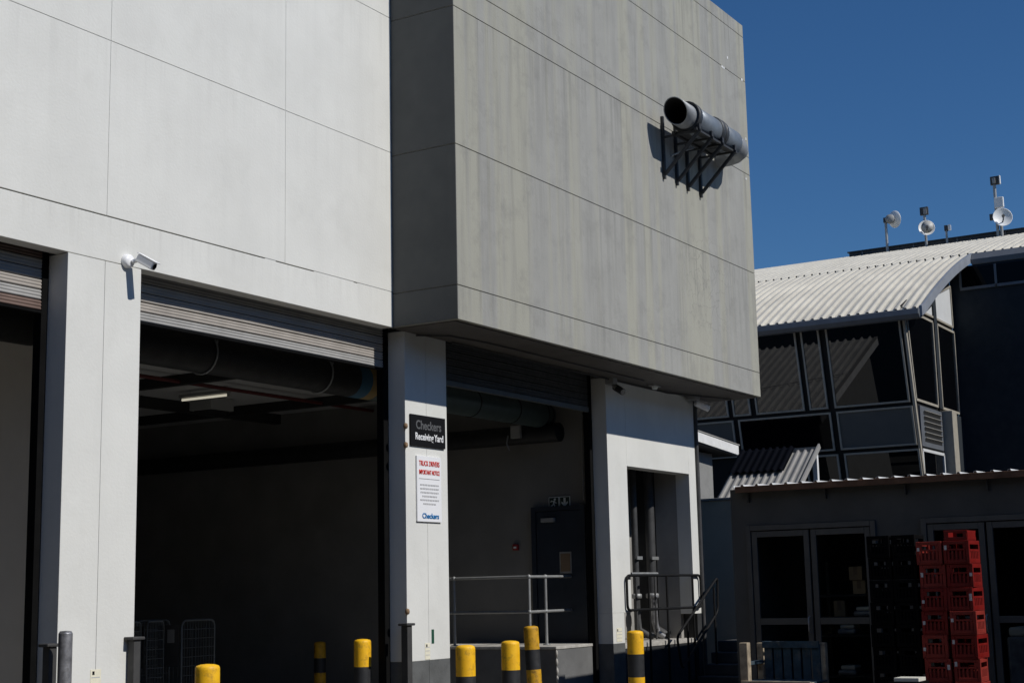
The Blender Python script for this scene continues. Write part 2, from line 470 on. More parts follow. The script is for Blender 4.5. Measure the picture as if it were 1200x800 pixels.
wbox('recess_wall', 'recess_wall', 19.45, 21.76, 11.05, 11.2, .9, 3.7)
wbox('recess_ceiling', 'recess_wall', 19.45, 21.95, 10.25, 11.2, 3.7, 3.8)
wbox('threshold', 'platform_edge', 19.4, 21.855, 10.02, 11.04, .86, .925, 0.006)
wbox('plinth', 'charcoal', 19.4, 21.855, 10.03, 10.2, 0, .855)
wbox('end_wall', 'annex_plaster', 21.96, XR, 10.25, 20, 0, 10.9)
# projecting box
edges = [4.74, 5.135, 6.79, 8.46, 8.77, 10.09, 10.88, 11.10]
wbox('box_core', 'joint', 13.80, 22.69, 9.109, 10.0, 4.76, 11.08)
for a, b in zip(edges[:-1], edges[1:]):
    g0 = .0045
    wbox('facade_band', 'box_concrete', 13.79, 22.70, 9.097, 10.01 if a > 4.8 else 9.998, a + (g0 if a > 4.75 else 0), b - g0, 0.004)
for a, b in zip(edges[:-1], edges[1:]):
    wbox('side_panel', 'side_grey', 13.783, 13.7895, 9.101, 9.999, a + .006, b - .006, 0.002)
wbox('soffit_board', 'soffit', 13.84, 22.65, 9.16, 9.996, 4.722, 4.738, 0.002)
for cx, cz in ((21.78, 10.06), (21.70, 10.06), (22.52, 10.07), (21.95, 10.28), (22.58, 9.05), (22.5, 8.35)):
    w_ = random.uniform(.03, .07)
    wbox('plaster_patch', 'patch_white', cx, cx + w_, 9.092, 9.098, cz, cz + random.uniform(.03, .06))
# interior shell
wbox('back_wall', 'inner_wall', 3, 19.4, 20.0, 20.2, 0, 5.2)
wbox('side_wall', 'inner_wall', 2.9, 3.0, 10.0, 20.2, 0, 5.2)
wbox('inner_end_wall', 'inner_wall', 19.25, 19.44, 10.302, 20.0, 0, 4.9)
wbox('partition_wall', 'partition', 9.45, 9.6, 10.75, 20.0, 0, 4.72)
wbox('ceiling', 'ceiling_dark', 3, 19.25, 10.6, 20.0, 4.72, 4.9)
wbox('bulkhead', 'ceiling_dark', 3, 19.25, 10.42, 10.6, 4.72, 5.5)
wbox('shutter_box_top', 'ceiling_dark', 3, 19.25, 10.16, 10.6, 5.5, 5.6)
wbox('roof_slab', 'ceiling_dark', 3, XR, 10.16, 20.2, 10.7, 10.9)
for yb in (12.9, 14.9, 16.9, 18.6):
    pass
wbox('ceiling_beam', 'beam_black', 14.82, 14.94, 10.7, 20, 4.58, 4.72)
wbox('ceiling_beam', 'beam_black', 17.9, 18.02, 10.7, 20, 4.58, 4.72)
wbox('ceiling_beam', 'beam_black', 11.5, 19.25, 16.3, 16.45, 4.56, 4.72)
# roller shutters
def shutter(x0, x1, zb, mats, gx, bar=('guide_black', .028)):
    s = MB().box(x0 + .02, x1 - .02, 10.285, 10.289, zb + .01, 5.4).build('roller_shutter', 'guide_black', WH)
    z = zb + bar[1] + .005; i = 0; pitch = .094
    # one shared slat profile with three ridges
    prof = [(.0, .0), (-.010, .006), (-.014, .014), (-.010, .024), (-.003, .027), (-.011, .034), (-.014, .044),
            (-.010, .054), (-.003, .057), (-.011, .064), (-.014, .074), (-.009, .084), (.0, .089)]
    meshes = {}
    while z < 5.3:
        mname = mats[i % len(mats)]
        if mname not in meshes:
            m = MB(); n = len(prof); nx = 10
            vs = []
            for k in range(nx + 1):
                x = x0 + (x1 - x0) * k / nx
                bow = .012 * math.sin(PI * k / nx) + random.uniform(-.002, .002)
                vs += [(x, 10.262 + y - bow, zz) for y, zz in prof]
            fs = [(k * n + j, k * n + j + 1, (k + 1) * n + j + 1, (k + 1) * n + j) for k in range(nx) for j in range(n - 1)]
            m.add(vs, fs, True)
            so_ = m.build('slat', mname, s); meshes[mname] = so_.data
        else:
            so_ = bpy.data.objects.new('slat', meshes[mname]); scene.collection.objects.link(so_); so_.parent = s
        so_.location = (0, random.uniform(-.002, .002), z)
        z += pitch; i += 1
    b = MB().box(x0, x1, 10.235, 10.285, zb, zb + bar[1]).build('bottom_bar', bar[0], s, 0.012)
    for a, bb in gx:
        MB().box(a, bb, 10.242, 10.34, 0, 5.3).build('guide_rail', 'guide_black', s, 0.003)
    return s
shutter(4.72, 8.86, 4.20, ['shutter_brown', 'shutter_steel', 'shutter_warm', 'shutter_steel', 'shutter_steel'], ((8.86, 8.928), (4.702, 4.75)))
shutter(9.86, 13.92, 4.275, ['shutter_steel', 'shutter_warm', 'shutter_warm', 'shutter_steel'], ((13.92, 14.018), (9.80, 9.86)))
shutter(14.93, 18.92, 4.24, ['shutter_dark'], ((18.92, 18.998), (14.862, 14.93)), ('shutter_dark_bar', .075))
# hinge stubs and chipped plaster on the edge of the middle pillar
for zz in (3.58, 3.36, 1.47):
    MB().lathe([(0.0, 0), (.02, .005), (.028, .03), (.022, .06), (.0, .07)], 8, 'z', (13.995, 9.985, zz)).build('hinge_stub', 'rust', WH)
MB().tube([(14.9, 9.93, 4.70), (18.7, 9.93, 4.70), (21.0, 9.95, 4.705), (22.4, 9.5, 4.705)], .012, 6).build('conduit', 'conduit', WH)
MB().tube([(14.2, 9.97, 4.70), (14.5, 9.7, 4.705), (15.2, 9.62, 4.706), (19.5, 9.62, 4.706)], .010, 6).build('conduit', 'conduit', WH)
MB().tube([(XR + .03, 9.98, 4.7), (XR + .03, 9.98, .1)], .035, 8).build('downpipe', 'pipe_grey', WH)
# inner door at the end of the dock
dr = MB().box(19.19, 19.249, 10.58, 11.33, .96, 2.86).build('door', 'door_navy', WH, 0.004)
MB().box(19.17, 19.249, 11.335, 11.41, .96, 2.93).build('frame', 'door_navy', dr)
MB().box(19.17, 19.249, 10.50, 10.575, .96, 2.93).build('frame', 'door_navy', dr)
MB().box(19.17, 19.249, 10.577, 11.333, 2.865, 2.93).build('frame', 'door_navy', dr)
MB().box(19.13, 19.188, 11.0, 11.22, 2.70, 2.76).build('door_closer', 'lamp_body', dr, 0.005)
MB().box(19.183, 19.188, 10.745, 10.945, 1.95, 2.26).build('notice_frame', 'galv', dr, 0.002)
MB().box(19.179, 19.183, 10.765, 10.925, 1.975, 2.235).build('notice_sheet', 'paper_brown', dr)
MB().tube([(19.20, 10.52, 3.0), (19.20, 10.52, 4.7)], .012, 6).build('conduit', 'galv', WH)

# ------------------------------------------------------------------ interior things
# long ventilation duct above the bays
vd = thing('ventilation_duct', 'grey round ventilation duct with pale straps hung behind the roller shutters', 'duct')
MB().tube([(x, 11.05, 4.29) for x in (4, 8, 12, 14.3)], .215, 20).build('pipe', 'duct_black', vd)
MB().tube([(14.30, 11.05, 4.29), (14.52, 11.05, 4.29)], .216, 20).build('sleeve', 'blue_cap', vd)
MB().tube([(14.52, 11.05, 4.29), (14.7, 11.05, 4.29)], .214, 20).build('sleeve', 'yellow_cap', vd)
MB().tube([(14.7, 11.05, 4.26), (19.05, 11.05, 4.26)], .19, 20).build('pipe', 'duct_green', vd)
for x in (17.0, 18.05, 18.85, 18.98):
    MB().tube([(x, 11.05, 4.26), (x + .02, 11.05, 4.26)], .197, 20).build('joint_ring', 'duct_black', vd)
for x in (11.75, 13.72):
    MB().tube([(x, 11.05 + .225 * math.cos(a), 4.29 + .225 * math.sin(a)) for a in [PI * (1.0 + k / 10) for k in range(-2, 9)]],
              .011, 6).build('strap', 'strap', vd)
    MB().tube([(x, 10.83, 4.38), (x, 10.83, 4.72)], .008, 5).build('hanger', 'strap', vd)
t = MB().tube([(18.95, 10.75, 3.99), (18.95, 20, 3.99)], .14, 14).build('wall_pipe', 'duct_black')
tag(t, 'thick black pipe running along the inner end wall below the ceiling', 'pipe')
t = MB().tube([(11.5, 14.35, 4.62), (19.2, 14.35, 4.62)], .028, 8).build('sprinkler_pipe', 'red_pipe')
tag(t, 'thin red sprinkler pipe under the ceiling of the middle bay', 'pipe')
t = MB().box(15.0, 15.5, 10.9, 11.05, 4.05, 4.06).build('x', 'lamp_body')
bpy.data.objects.remove(t)
jb = thing('junction_box', 'small grey junction box hanging below the black wall pipe', 'junction box')
MB().box(18.72, 18.78, 11.3, 11.46, 3.93, 4.12).build('casing', 'lamp_body', jb, 0.006)
MB().box(18.71, 18.72, 11.31, 11.45, 3.94, 4.11).build('lid', 'lamp_body', jb, 0.003)
MB().tube([(18.75, 11.52, 3.98), (18.74, 11.54, 3.86), (18.75, 11.5, 3.76)], .012, 6).build('cable_loop', 'strap', jb)
def batten(x, y0, y1, z, label, grp='ceiling tube lights', alongx=False):
    e = thing('tube_light', label, 'light', grp)
    if alongx:
        MB().box(y0, y1, x - .04, x + .04, z + .03, z + .08).build('housing', 'lamp_body', e, 0.004)
        MB().tube([(y0 + .04, x, z), (y1 - .04, x, z)], .018, 10).build('tube', 'tube_glow', e)
    else:
        MB().box(x - .04, x + .04, y0, y1, z + .03, z + .08).build('housing', 'lamp_body', e, 0.004)
        MB().tube([(x, y0 + .04, z), (x, y1 - .04, z)], .018, 10).build('tube', 'tube_glow', e)
        for yy in (y0 + .02, y1 - .02):
            MB().box(x - .015, x + .015, yy - .015, yy + .015, z - .02, z + .03).build('end_cap', 'lamp_body', e)
    for q in (.2, .8):
        if alongx: MB().tube([(y0 + (y1 - y0) * q, x, z + .08), (y0 + (y1 - y0) * q, x, 4.72)], .006, 5).build('hanger', 'strap', e)
        else: MB().tube([(x, y0 + (y1 - y0) * q, z + .08), (x, y0 + (y1 - y0) * q, 4.72)], .006, 5).build('hanger', 'strap', e)
batten(16.1, 14.6, 15.56, 4.59, 'long lit tube light under the dark ceiling of the middle bay')
batten(11.9, 11.85, 12.35, 4.56, 'short lit tube light close to the white pillar with the camera', alongx=True) if False else None
for (x, y, lab) in ((12.0, 11.98, 'lit ceiling light just under the shutter near the white pillar'), (13.99, 11.88, 'lit ceiling light just under the shutter halfway across the middle bay')):
    batten(x, y - .35, y + .35, 4.58, lab)
ac = thing('ceiling_unit', 'pale box-shaped unit on the ceiling beside the long tube light', 'ceiling unit')
MB().box(16.75, 17.25, 15.55, 16.0, 4.53, 4.715).build('casing', 'lamp_body', ac, 0.006)
MB().box(16.80, 17.20, 15.60, 15.95, 4.518, 4.529).build('grille', 'beam_black', ac)
# exit sign, alarm
ex = thing('exit_sign', 'paired running-man and down-arrow exit signs above the dark inner door', 'exit sign')
def on_end(poly, m, name, y_r, z_b, s, parent, d):
    """flat pictogram on the end wall; u grows to the viewer's right (-Y)"""
    pts = [(y_r - u * s, z_b + v * s) for u, v in poly]
    return MB().prism(pts, 19.226 - d, 19.228, 'yz').build(name, m, parent)
for k, y0 in enumerate((11.13, 10.945)):
    MB().box(19.23, 19.248, y0 - .175, y0, 2.895, 3.07).build('plate', 'sign_pale', ex, 0.002)
    MB().box(19.228, 19.2305, y0 - .165, y0 - .01, 2.905, 3.06).build('panel', 'sign_green', ex)
man = [[(.50, .80), (.58, .88), (.68, .88), (.72, .78), (.66, .70), (.54, .70)],
       [(.36, .62), (.44, .68), (.62, .66), (.60, .56), (.52, .40), (.42, .40), (.46, .56)],
       [(.44, .42), (.54, .42), (.62, .30), (.62, .12), (.54, .12), (.54, .27)],
       [(.42, .44), (.50, .38), (.38, .24), (.20, .22), (.20, .30), (.34, .32)],
       [(.58, .64), (.64, .62), (.70, .52), (.80, .52), (.80, .46), (.66, .46)],
       [(.44, .67), (.38, .62), (.28, .64), (.24, .54), (.18, .56), (.24, .71)]]
for poly in man: on_end(poly, 'sign_pale', 'running_man', 11.13, 2.895, .175, ex, .001)
arrow = [(.40, .88), (.60, .88), (.60, .46), (.80, .58), (.80, .42), (.50, .12), (.20, .42), (.20, .58), (.40, .46)]
on_end(arrow, 'sign_pale', 'arrow', 10.945, 2.895, .175, ex, .001)
fa = thing('alarm_button', 'small red alarm call point on the inner wall left of the dark door', 'alarm')
MB().box(19.20, 19.249, 11.67, 11.76, 2.31, 2.40).build('casing', 'alarm_red', fa, 0.006)
MB().box(19.195, 19.20, 11.69, 11.74, 2.335, 2.365).build('press_plate', 'sign_pale', fa)
# dock platform with guard rail
dk = thing('loading_dock', 'raised grey concrete loading dock inside the shaded bay', 'loading dock')
MB().box(17.90, 19.24, 10.30, 12.6, .012, .915).build('block', 'platform', dk, 0.008)
MB().box(17.88, 19.24, 10.29, 12.61, .916, .955).build('top_slab', 'platform_edge', dk, 0.006)
rnd = random.Random(3)
for k in range(7):
    z = .12 + k * .115
    MB().lathe([(0, 0), (.012, .01), (.02, .05), (.014, .085), (0, .1)], 7, 'z', (17.905 + rnd.uniform(-.004, .006), 10.298, z)).build('chipped_edge', 'platform_edge', dk)
gr = thing('guard_rail', 'galvanised two-rail guard rail on the loading dock', 'railing')
def knob(x, y, z, r=.034):
    return MB().lathe([(0, -r), (r * .7, -r * .7), (r, 0), (r * .7, r * .7), (0, r)], 10, 'z', (x, y, z)).build('ball_joint', 'galv', gr)
RX, RY = 17.97, 10.75
for z in (1.90, 1.42):
    MB().tube([(RX, RY, z), (19.15, RY, z)], .021, 10).build('rail', 'galv', gr)
    MB().tube([(RX, RY, z), (RX, 12.55, z)], .021, 10).build('rail', 'galv', gr)
for x, y in ((RX, RY), (18.42, RY), (RX, 12.0), (RX, 12.5)):
    MB().tube([(x, y, .956), (x, y, 1.90)], .021, 10).build('post', 'galv', gr)
    for z in (1.90, 1.42): knob(x, y, z)
    MB().lathe([(.0, .975), (.05, .97), (.055, .957), (.0, .9565)], 12, 'z', (x, y, 0)).build('base_flange', 'galv', gr)

# roll cages deep in the middle bay
def roll_cage(label):
    e = thing('roll_cage', label, 'roll cage', 'roll cages parked inside the middle bay')
    w, d, h = .72, .80, 1.40
    for y in (-d / 2, d / 2):
        pts = [(-w / 2, y, .16), (-w / 2, y, h - .08), (-w / 2 + .025, y, h - .025), (-w / 2 + .08, y, h), (w / 2 - .08, y, h),
               (w / 2 - .025, y, h - .025), (w / 2, y, h - .08), (w / 2, y, .16)]
        MB().tube(pts, .015, 8).build('end_frame', 'cage_wire', e)
        m = MB()
        for k in range(1, 12): m.bar((-w / 2 + w * k / 12, y, .18), (-w / 2 + w * k / 12, y, h), .006, .006)
        for k in range(1, 10): m.bar((-w / 2, y, .16 + (h - .16) * k / 10), (w / 2, y, .16 + (h - .16) * k / 10), .006, .006)
        m.build('wire_mesh', 'cage_wire', e)
    m = MB()
    for k in range(1, 10): m.bar((w / 2, -d / 2 + d * k / 10, .18), (w / 2, -d / 2 + d * k / 10, h - .1), .006, .006)
    for k in range(1, 9): m.bar((w / 2, -d / 2, .16 + (h - .2) * k / 9), (w / 2, d / 2, .16 + (h - .2) * k / 9), .006, .006)
    m.build('side_mesh', 'cage_wire', e)
    MB().box(-w / 2 - .006, -w / 2, -d / 2 + .05, d / 2 - .4, .78, h - .06).build('name_panel', 'cage_panel', e)
    MB().box(-w / 2 - .009, -w / 2 - .0065, -d / 2 + .12, -d / 2 + .24, 1.10, 1.28).build('plate', 'lamp_body', e)
    MB().box(-w / 2, w / 2, -d / 2, d / 2, .13, .16).build('base', 'cage_wire', e)
    for x in (-.3, .3):
        for y in (-.33, .33):
            c = MB().lathe([(0, -.015), (.055, -.015), (.06, 0), (.055, .015), (0, .015)], 12, 'y', (x, y, .068)).build('castor', 'guide_black', e)
            MB().box(x - .02, x + .02, y - .022, y + .022, .07, .129).build('fork', 'cage_wire', c)
    return e
c0 = roll_cage('left roll cage of the three, folded narrow, nearest the white pillar')
c0.location = (14.62, 15.35, .008); c0.rotation_euler.z = math.radians(3); c0.scale = (.42, 1, 1)
for x, y, r, k, lab in ((15.02, 15.30, -2, .42, 'middle roll cage of the three inside the bay, folded narrow'),
                        (15.70, 15.20, 5, 1.0, 'right roll cage of the three, showing its open wire mesh')):
    c = copy_tree(c0); c['label'] = lab; c.location = (x, y, .008); c.rotation_euler.z = math.radians(r); c.scale = (k, 1, 1)

# ------------------------------------------------------------------ bollards
def bollard(label, x, y, rings, h=1.2, r=.095, tilt=(0, 0), mats=('bollard_yellow', 'bollard_black')):
    e = thing('bollard', label, 'bollard', 'black and yellow bollards before the bays', (x, y, 0.0))
    z = 0.0
    segs = list(rings)
    zz = [0.0] + segs
    n = len(segs)
    for i in range(n):
        a, b = zz[i], zz[i + 1]
        top = i == n - 1
        # the top band is always yellow, the ones below alternate
        m = mats[(n - 1 - i) % 2]
        if top:
            prof = [(r, a), (r, b - .035), (r * .985, b - .018), (r * .90, b - .004), (r * .55, b + .006), (.0, b + .010)]
        else:
            prof = [(r, a), (r, b)]
        MB().lathe(prof, 28).build('band', m, e)
    MB().lathe([(.0, .03), (r + .05, .028), (r + .06, .0)], 24).build('footing', 'yard_concrete', e)
    e.rotation_euler = (math.radians(tilt[0]), math.radians(tilt[1]), random.uniform(0, 6))
    return e
bollard('big yellow bollard in front of the roll cages, nearest to the viewer', 8.75, 8.13, (.33, .62, .90, 1.195))
bollard('yellow-topped bollard just left of the signed pillar', 13.82, 10.49, (.30, .60, .90, 1.2), r=.098)
bollard('yellow-topped bollard right of the signed pillar', 12.19, 8.02, (.32, .62, .915, 1.2))
bollard('middle yellow-topped bollard before the loading dock', 13.24, 8.16, (.32, .62, .915, 1.2))
bollard('leaning scuffed bollard at the corner of the loading dock', 17.36, 10.31, (.42, .68, .94, 1.24), r=.10, tilt=(0, 2.4) if False else (0, 0),
        mats=('bollard_scuffed_dim', 'bollard_black')).rotation_euler = (math.radians(-2.4), math.radians(-1.0), 0)
bollard('yellow and black banded bollard before the service doorway', 16.37, 8.32, (.40, .66, .93, 1.2), r=.10)
bollard('dim yellow bollard standing deep inside the dark middle bay', 18.42, 14.8, (.3, .54, .76, 1.0), r=.09, mats=('bollard_scuffed_dim', 'bollard_black'))  # darker scuffed yellow also carries the dimness of the bay

# ------------------------------------------------------------------ jamb guard posts
def guard_post(label, x, y, w, h, m='post_dark', cap=True, round_=False):
    e = thing('guard_post', label, 'post', 'steel posts guarding the pillar edges')
    if round_:
        MB().tube([(x, y, 0), (x, y, h - .02)], w / 2, 16, caps=False).build('pipe', m, e)
        MB().lathe([(w / 2, h - .02), (w / 2 * .8, h), (0, h + .004)], 16, 'z', (x, y, 0)).build('cap', m, e)
    else:
        MB().box(x - w / 2, x + w / 2, y - w / 2, y + w / 2, 0, h).build('channel', m, e, 0.006)
        if cap: MB().box(x - w / 2 - .035, x + w / 2 + .035, y - w / 2 - .02, y + w / 2 + .02, h, h + .028).build('cap', m, e, 0.008)
    return e
guard_post('dark capped steel post at the left edge of the camera pillar', 8.78, 9.92, .08, 1.33)
guard_post('worn shiny round steel post beside the left dark post', 8.73, 9.68, .115, 1.46, 'galv_worn', round_=True)
guard_post('dark capped steel post at the right edge of the camera pillar', 9.76, 9.945, .08, 1.35)
guard_post('dark capped steel post at the left edge of the signed pillar', 13.90, 9.93, .09, 1.35)

# ------------------------------------------------------------------ signs and stickers on the pillars
sg = thing('yard_sign', 'black board lettered Checkers Receiving Yard on the middle pillar', 'sign')
child(box('board', 'sign_black', 14.085, 14.80, 9.975, 9.997, 3.40, 3.765, None, 0.003), sg)
text_mesh('lettering', 'Checkers', .145, 'letter_grey', sg, (14.445, 9.9745, 3.60), (1, 0, 0), (0, 0, 1), .52, fat=.0025)
text_mesh('lettering', 'Receiving', .115, 'letter_white', sg, (14.355, 9.9745, 3.475), (1, 0, 0), (0, 0, 1), .37, fat=.002)
text_mesh('lettering', 'Yard', .115, 'letter_white', sg, (14.655, 9.9745, 3.475), (1, 0, 0), (0, 0, 1), .19, fat=.002)
nb = thing('notice_board', 'white truck drivers notice with red heading on the middle pillar', 'notice')
child(box('board', 'sign_white', 14.205, 14.705, 9.978, 9.997, 2.525, 3.288, None, 0.002), nb)
text_mesh('lettering', 'TRUCK DRIVERS', .085, 'letter_red', nb, (14.455, 9.977, 3.175), (1, 0, 0), (0, 0, 1), .42, fat=.0008)
text_mesh('lettering', 'IMPORTANT NOTICE', .075, 'letter_red', nb, (14.455, 9.977, 3.075), (1, 0, 0), (0, 0, 1), .42, fat=.0008)
child(box('rule', 'letter_faint', 14.245, 14.665, 9.974, 9.9775, 3.022, 3.028), nb)
rw = random.Random(5)
for k in range(6):
    zc = 2.945 - k * .044
    half = (.19, .19, .185, .15, .19, .13)[k]
    x = 14.455 - half
    m = MB()
    while x < 14.455 + half:
        w_ = rw.uniform(.018, .05)
        m.box(x, min(x + w_, 14.455 + half), 9.974, 9.9775, zc, zc + .017); x += w_ + .011
    child(m.build('small_print', 'letter_faint'), nb)
text_mesh('lettering', 'Checkers', .085, 'letter_blue', nb, (14.47, 9.977, 2.565), (1, 0, 0), (0, 0, 1), .34, fat=.002)
def sticker(label, x0, x1, z0, z1, m='sticker', marks=True):
    e = thing('sticker', label, 'sticker')
    child(box('sheet', m, x0, x1, 9.9965, 9.9985, z0, z1), e)
    if marks:
        for q in (.25, .5, .72):
            z = z0 + (z1 - z0) * q
            child(box('print', 'letter_faint', x0 + .012, x1 - .012, 9.995, 9.9963, z, z + .008), e)
        child(box('emblem', 'sign_black', x0 + .02, x0 + .045, 9.995, 9.9963, z1 - .045, z1 - .015), e)
    return e
sticker('cream paper sticker low on the camera pillar', 9.305, 9.425, .86, 1.115)
sticker('cream paper sticker low on the signed pillar', 14.355, 14.455, .955, 1.14)
sticker('cream paper sticker low on the pillar beside the service doorway', 19.10, 19.27, .97, 1.16)
sticker('small dark green label low on the signed pillar', 14.49, 14.54, 1.13, 1.29, 'sticker_green', False)

# ------------------------------------------------------------------ security cameras
def bullet_camera(label, base, tip, wallside, body_r=.055, L=.30):
    e = thing('security_camera', label, 'camera', 'security cameras on the warehouse')
    b, t_ = Vector(base), Vector(tip); d = (t_ - b).normalized()
    return e, b, t_, d
e = thing('security_camera', 'white bullet camera on the left white pillar, casting a slanted shadow', 'camera', 'security cameras on the warehouse')
MB().lathe([(.0, -.06), (.045, -.058), (.06, -.045), (.066, -.02), (.066, 0)], 20, 'y', (9.62, 10.0, 4.775)).build('wall_base', 'cctv_white', e)
MB().tube([(9.63, 9.93, 4.765), (9.645, 9.90, 4.775), (9.655, 9.875, 4.785)], .02, 10).build('arm', 'cctv_white', e)
a, b = Vector((9.655, 9.885, 4.80)), Vector((9.692, 9.715, 4.70))
d = (b - a).normalized()
s_ = d.cross(Vector((0, 0, 1))).normalized(); u_ = s_.cross(d).normalized()
bd = MB().bar(a, b, .07, .075, u_).build('housing', 'cctv_white', e, 0.012)
MB().tube([b - d * .004, b + d * .004], .027, 18).build('lens', 'cctv_glass', bd)
MB().bar(a + u_ * .044 - d * .005, b + u_ * .044 + d * .02, .085, .009, u_).build('sunshield', 'cctv_white', bd, 0.003)
e = thing('security_camera', 'grey camera under the soffit above the white doorway wall', 'camera', 'security cameras on the warehouse')
MB().box(18.98, 19.12, 9.86, 9.995, 4.63, 4.735).build('bracket', 'lamp_body', e, 0.008)
MB().tube([(19.05, 9.90, 4.63), (19.02, 9.84, 4.57)], .03, 10).build('arm', 'lamp_body', e)
MB().tube([(19.08, 9.88, 4.59), (19.0, 9.72, 4.50)], .05, 14).build('housing', 'antenna_dark', e)
MB().tube([(19.0, 9.72, 4.50), (18.995, 9.71, 4.495)], .042, 14).build('lens', 'cctv_glass', e)
e = thing('security_camera', 'pale camera under the outer corner of the projecting storey', 'camera', 'security cameras on the warehouse')
MB().box(21.66, 21.86, 9.80, 9.95, 4.66, 4.72).build('bracket', 'lamp_body', e, 0.008)
MB().tube([(21.80, 9.86, 4.66), (21.86, 9.82, 4.60)], .028, 10).build('arm', 'lamp_body', e)
MB().tube([(21.78, 9.84, 4.62), (21.96, 9.70, 4.53)], .055, 14).build('housing', 'cctv_white', e)
MB().tube([(21.96, 9.70, 4.53), (21.967, 9.695, 4.527)], .046, 14).build('lens', 'cctv_glass', e)
e = thing('soffit_light', 'small pale fitting under the soffit between the two cameras', 'light fitting')
MB().box(20.0, 20.25, 9.70, 9.80, 4.695, 4.721).build('base', 'lamp_body', e, 0.005)
MB().lathe([(.0, 4.65), (.03, 4.652), (.045, 4.67), (.045, 4.694)], 14, 'z', (20.12, 9.75, 0)).build('lens', 'sign_pale', e)

# ------------------------------------------------------------------ exhaust pipe on brackets
eh = thing('exhaust_pipe', 'horizontal steel exhaust pipe on brackets high on the concrete wall', 'pipe')
PY, PZ = 8.69, 8.50
# mouth cut back at an angle: sheared open tube
n = 28; vs = []; fs = []
for xo, r, sh in ((18.93, .185, .10), (19.42, .185, 0.0), (19.42, .172, 0.0), (18.93, .172, .10)):
    for k in range(n):
        a = 2 * PI * k / n
        vs.append((xo - sh * math.sin(a) + sh * .3, PY + r * math.cos(a), PZ + r * math.sin(a)))
for i in range(4):
    j = (i + 1) % 4
    if i == 1: continue
    for k in range(n): fs.append((i * n + k, i * n + (k + 1) % n, j * n + (k + 1) % n, j * n + k))
mo = MB().add(vs, fs, True).build('mouth', 'exhaust_zinc', eh)
vs = [(18.935 - sh * math.sin(2 * PI * k / n) + sh * .3 + xo, PY + .1715 * math.cos(2 * PI * k / n), PZ + .1715 * math.sin(2 * PI * k / n))
      for xo, sh in ((0.0, .10), (.5, 0.0)) for k in range(n)]
MB().add(vs, [(k, (k + 1) % n, n + (k + 1) % n, n + k) for k in range(n)], True).build('inner_lining', 'mouth_black', mo)
MB().lathe([(.168, 19.42), (.168, 19.42)], 24, 'x', (0, PY, PZ))
MB().add([(19.5, PY + .17 * math.cos(2 * PI * k / 24), PZ + .17 * math.sin(2 * PI * k / 24)) for k in range(24)], [tuple(range(24))]).build('baffle', 'mouth_black', mo)
MB().lathe([(.186, 19.30), (.235, 19.32), (.235, 19.40), (.208, 19.41)], 28, 'x', (0, PY, PZ)).build('collar', 'exhaust_dark', eh)
MB().lathe([(.186, 19.405), (.212, 19.41), (.212, 20.18), (.20, 20.19)], 28, 'x', (0, PY, PZ)).build('barrel', 'exhaust_steel', eh)
MB().lathe([(.21, 20.16), (.236, 20.17), (.236, 20.24), (.215, 20.25)], 28, 'x', (0, PY, PZ)).build('flange', 'exhaust_dark', eh)
MB().lathe([(.21, 20.30), (.236, 20.31), (.236, 20.37), (.215, 20.38)], 28, 'x', (0, PY, PZ)).build('flange', 'exhaust_dark', eh)
MB().lathe([(.195, 20.2), (.195, 20.4)], 28, 'x', (0, PY, PZ)).build('coupling', 'exhaust_zinc', eh)
MB().lathe([(.19, 20.37), (.212, 20.38), (.212, 20.93), (.17, 20.94)], 28, 'x', (0, PY, PZ)).build('barrel', 'exhaust_steel', eh)
MB().tube([(20.93, PY, PZ), (21.18, PY, PZ), (21.30, PY + .03, PZ - .01), (21.38, PY + .12, PZ - .02), (21.41, PY + .24, PZ - .03), (21.41, PY + .41, PZ - .03)],
          .172, 24).build('elbow', 'exhaust_zinc', eh)
MB().lathe([(.175, 21.0), (.188, 21.005), (.188, 21.03), (.175, 21.035)], 24, 'x', (0, PY, PZ)).build('seam_ring', 'exhaust_zinc', eh)
for k, x in enumerate((19.32, 19.76, 20.15, 20.62)):
    br = MB().bar((x, 9.075, 7.63), (x, 9.075, 8.58), .045, .04).build('bracket', 'bracket_steel', eh)
    MB().bar((x, 9.06, 8.26), (x, 8.46, 8.26), .03, .03).build('arm', 'bracket_steel', br)
    MB().bar((x, 9.06, 7.70), (x, 8.50, 8.25), .045, .04).build('strut', 'bracket_steel', br)
    MB().box(x - .03, x + .03, 8.47, 8.51, 8.28, 8.36).build('chock', 'bracket_steel', br)
for z in (8.27,):
    MB().bar((19.25, 8.52, z + .01), (20.75, 8.52, z + .01), .04, .04).build('bearer', 'bracket_steel', eh)
    MB().bar((19.25, 8.88, z + .01), (20.75, 8.88, z + .01), .04, .04).build('bearer', 'bracket_steel', eh)
MB().box(19.28, 20.74, 8.50, 8.90, 8.292, 8.30).build('drip_tray', 'bracket_steel', eh)
for k, x in enumerate((19.30, 20.26)):
    MB().tube([(x, PY + .225 * math.cos(a), PZ + .225 * math.sin(a)) for a in [2 * PI * q / 20 for q in range(20)]], .012, 6, closed=True).build('clamp', 'bracket_steel', eh)
MB().tube([(19.9, 8.86, 8.2), (19.7, 8.95, 8.12), (19.6, 9.08, 8.05)], .014, 6).build('cable', 'strap', eh)

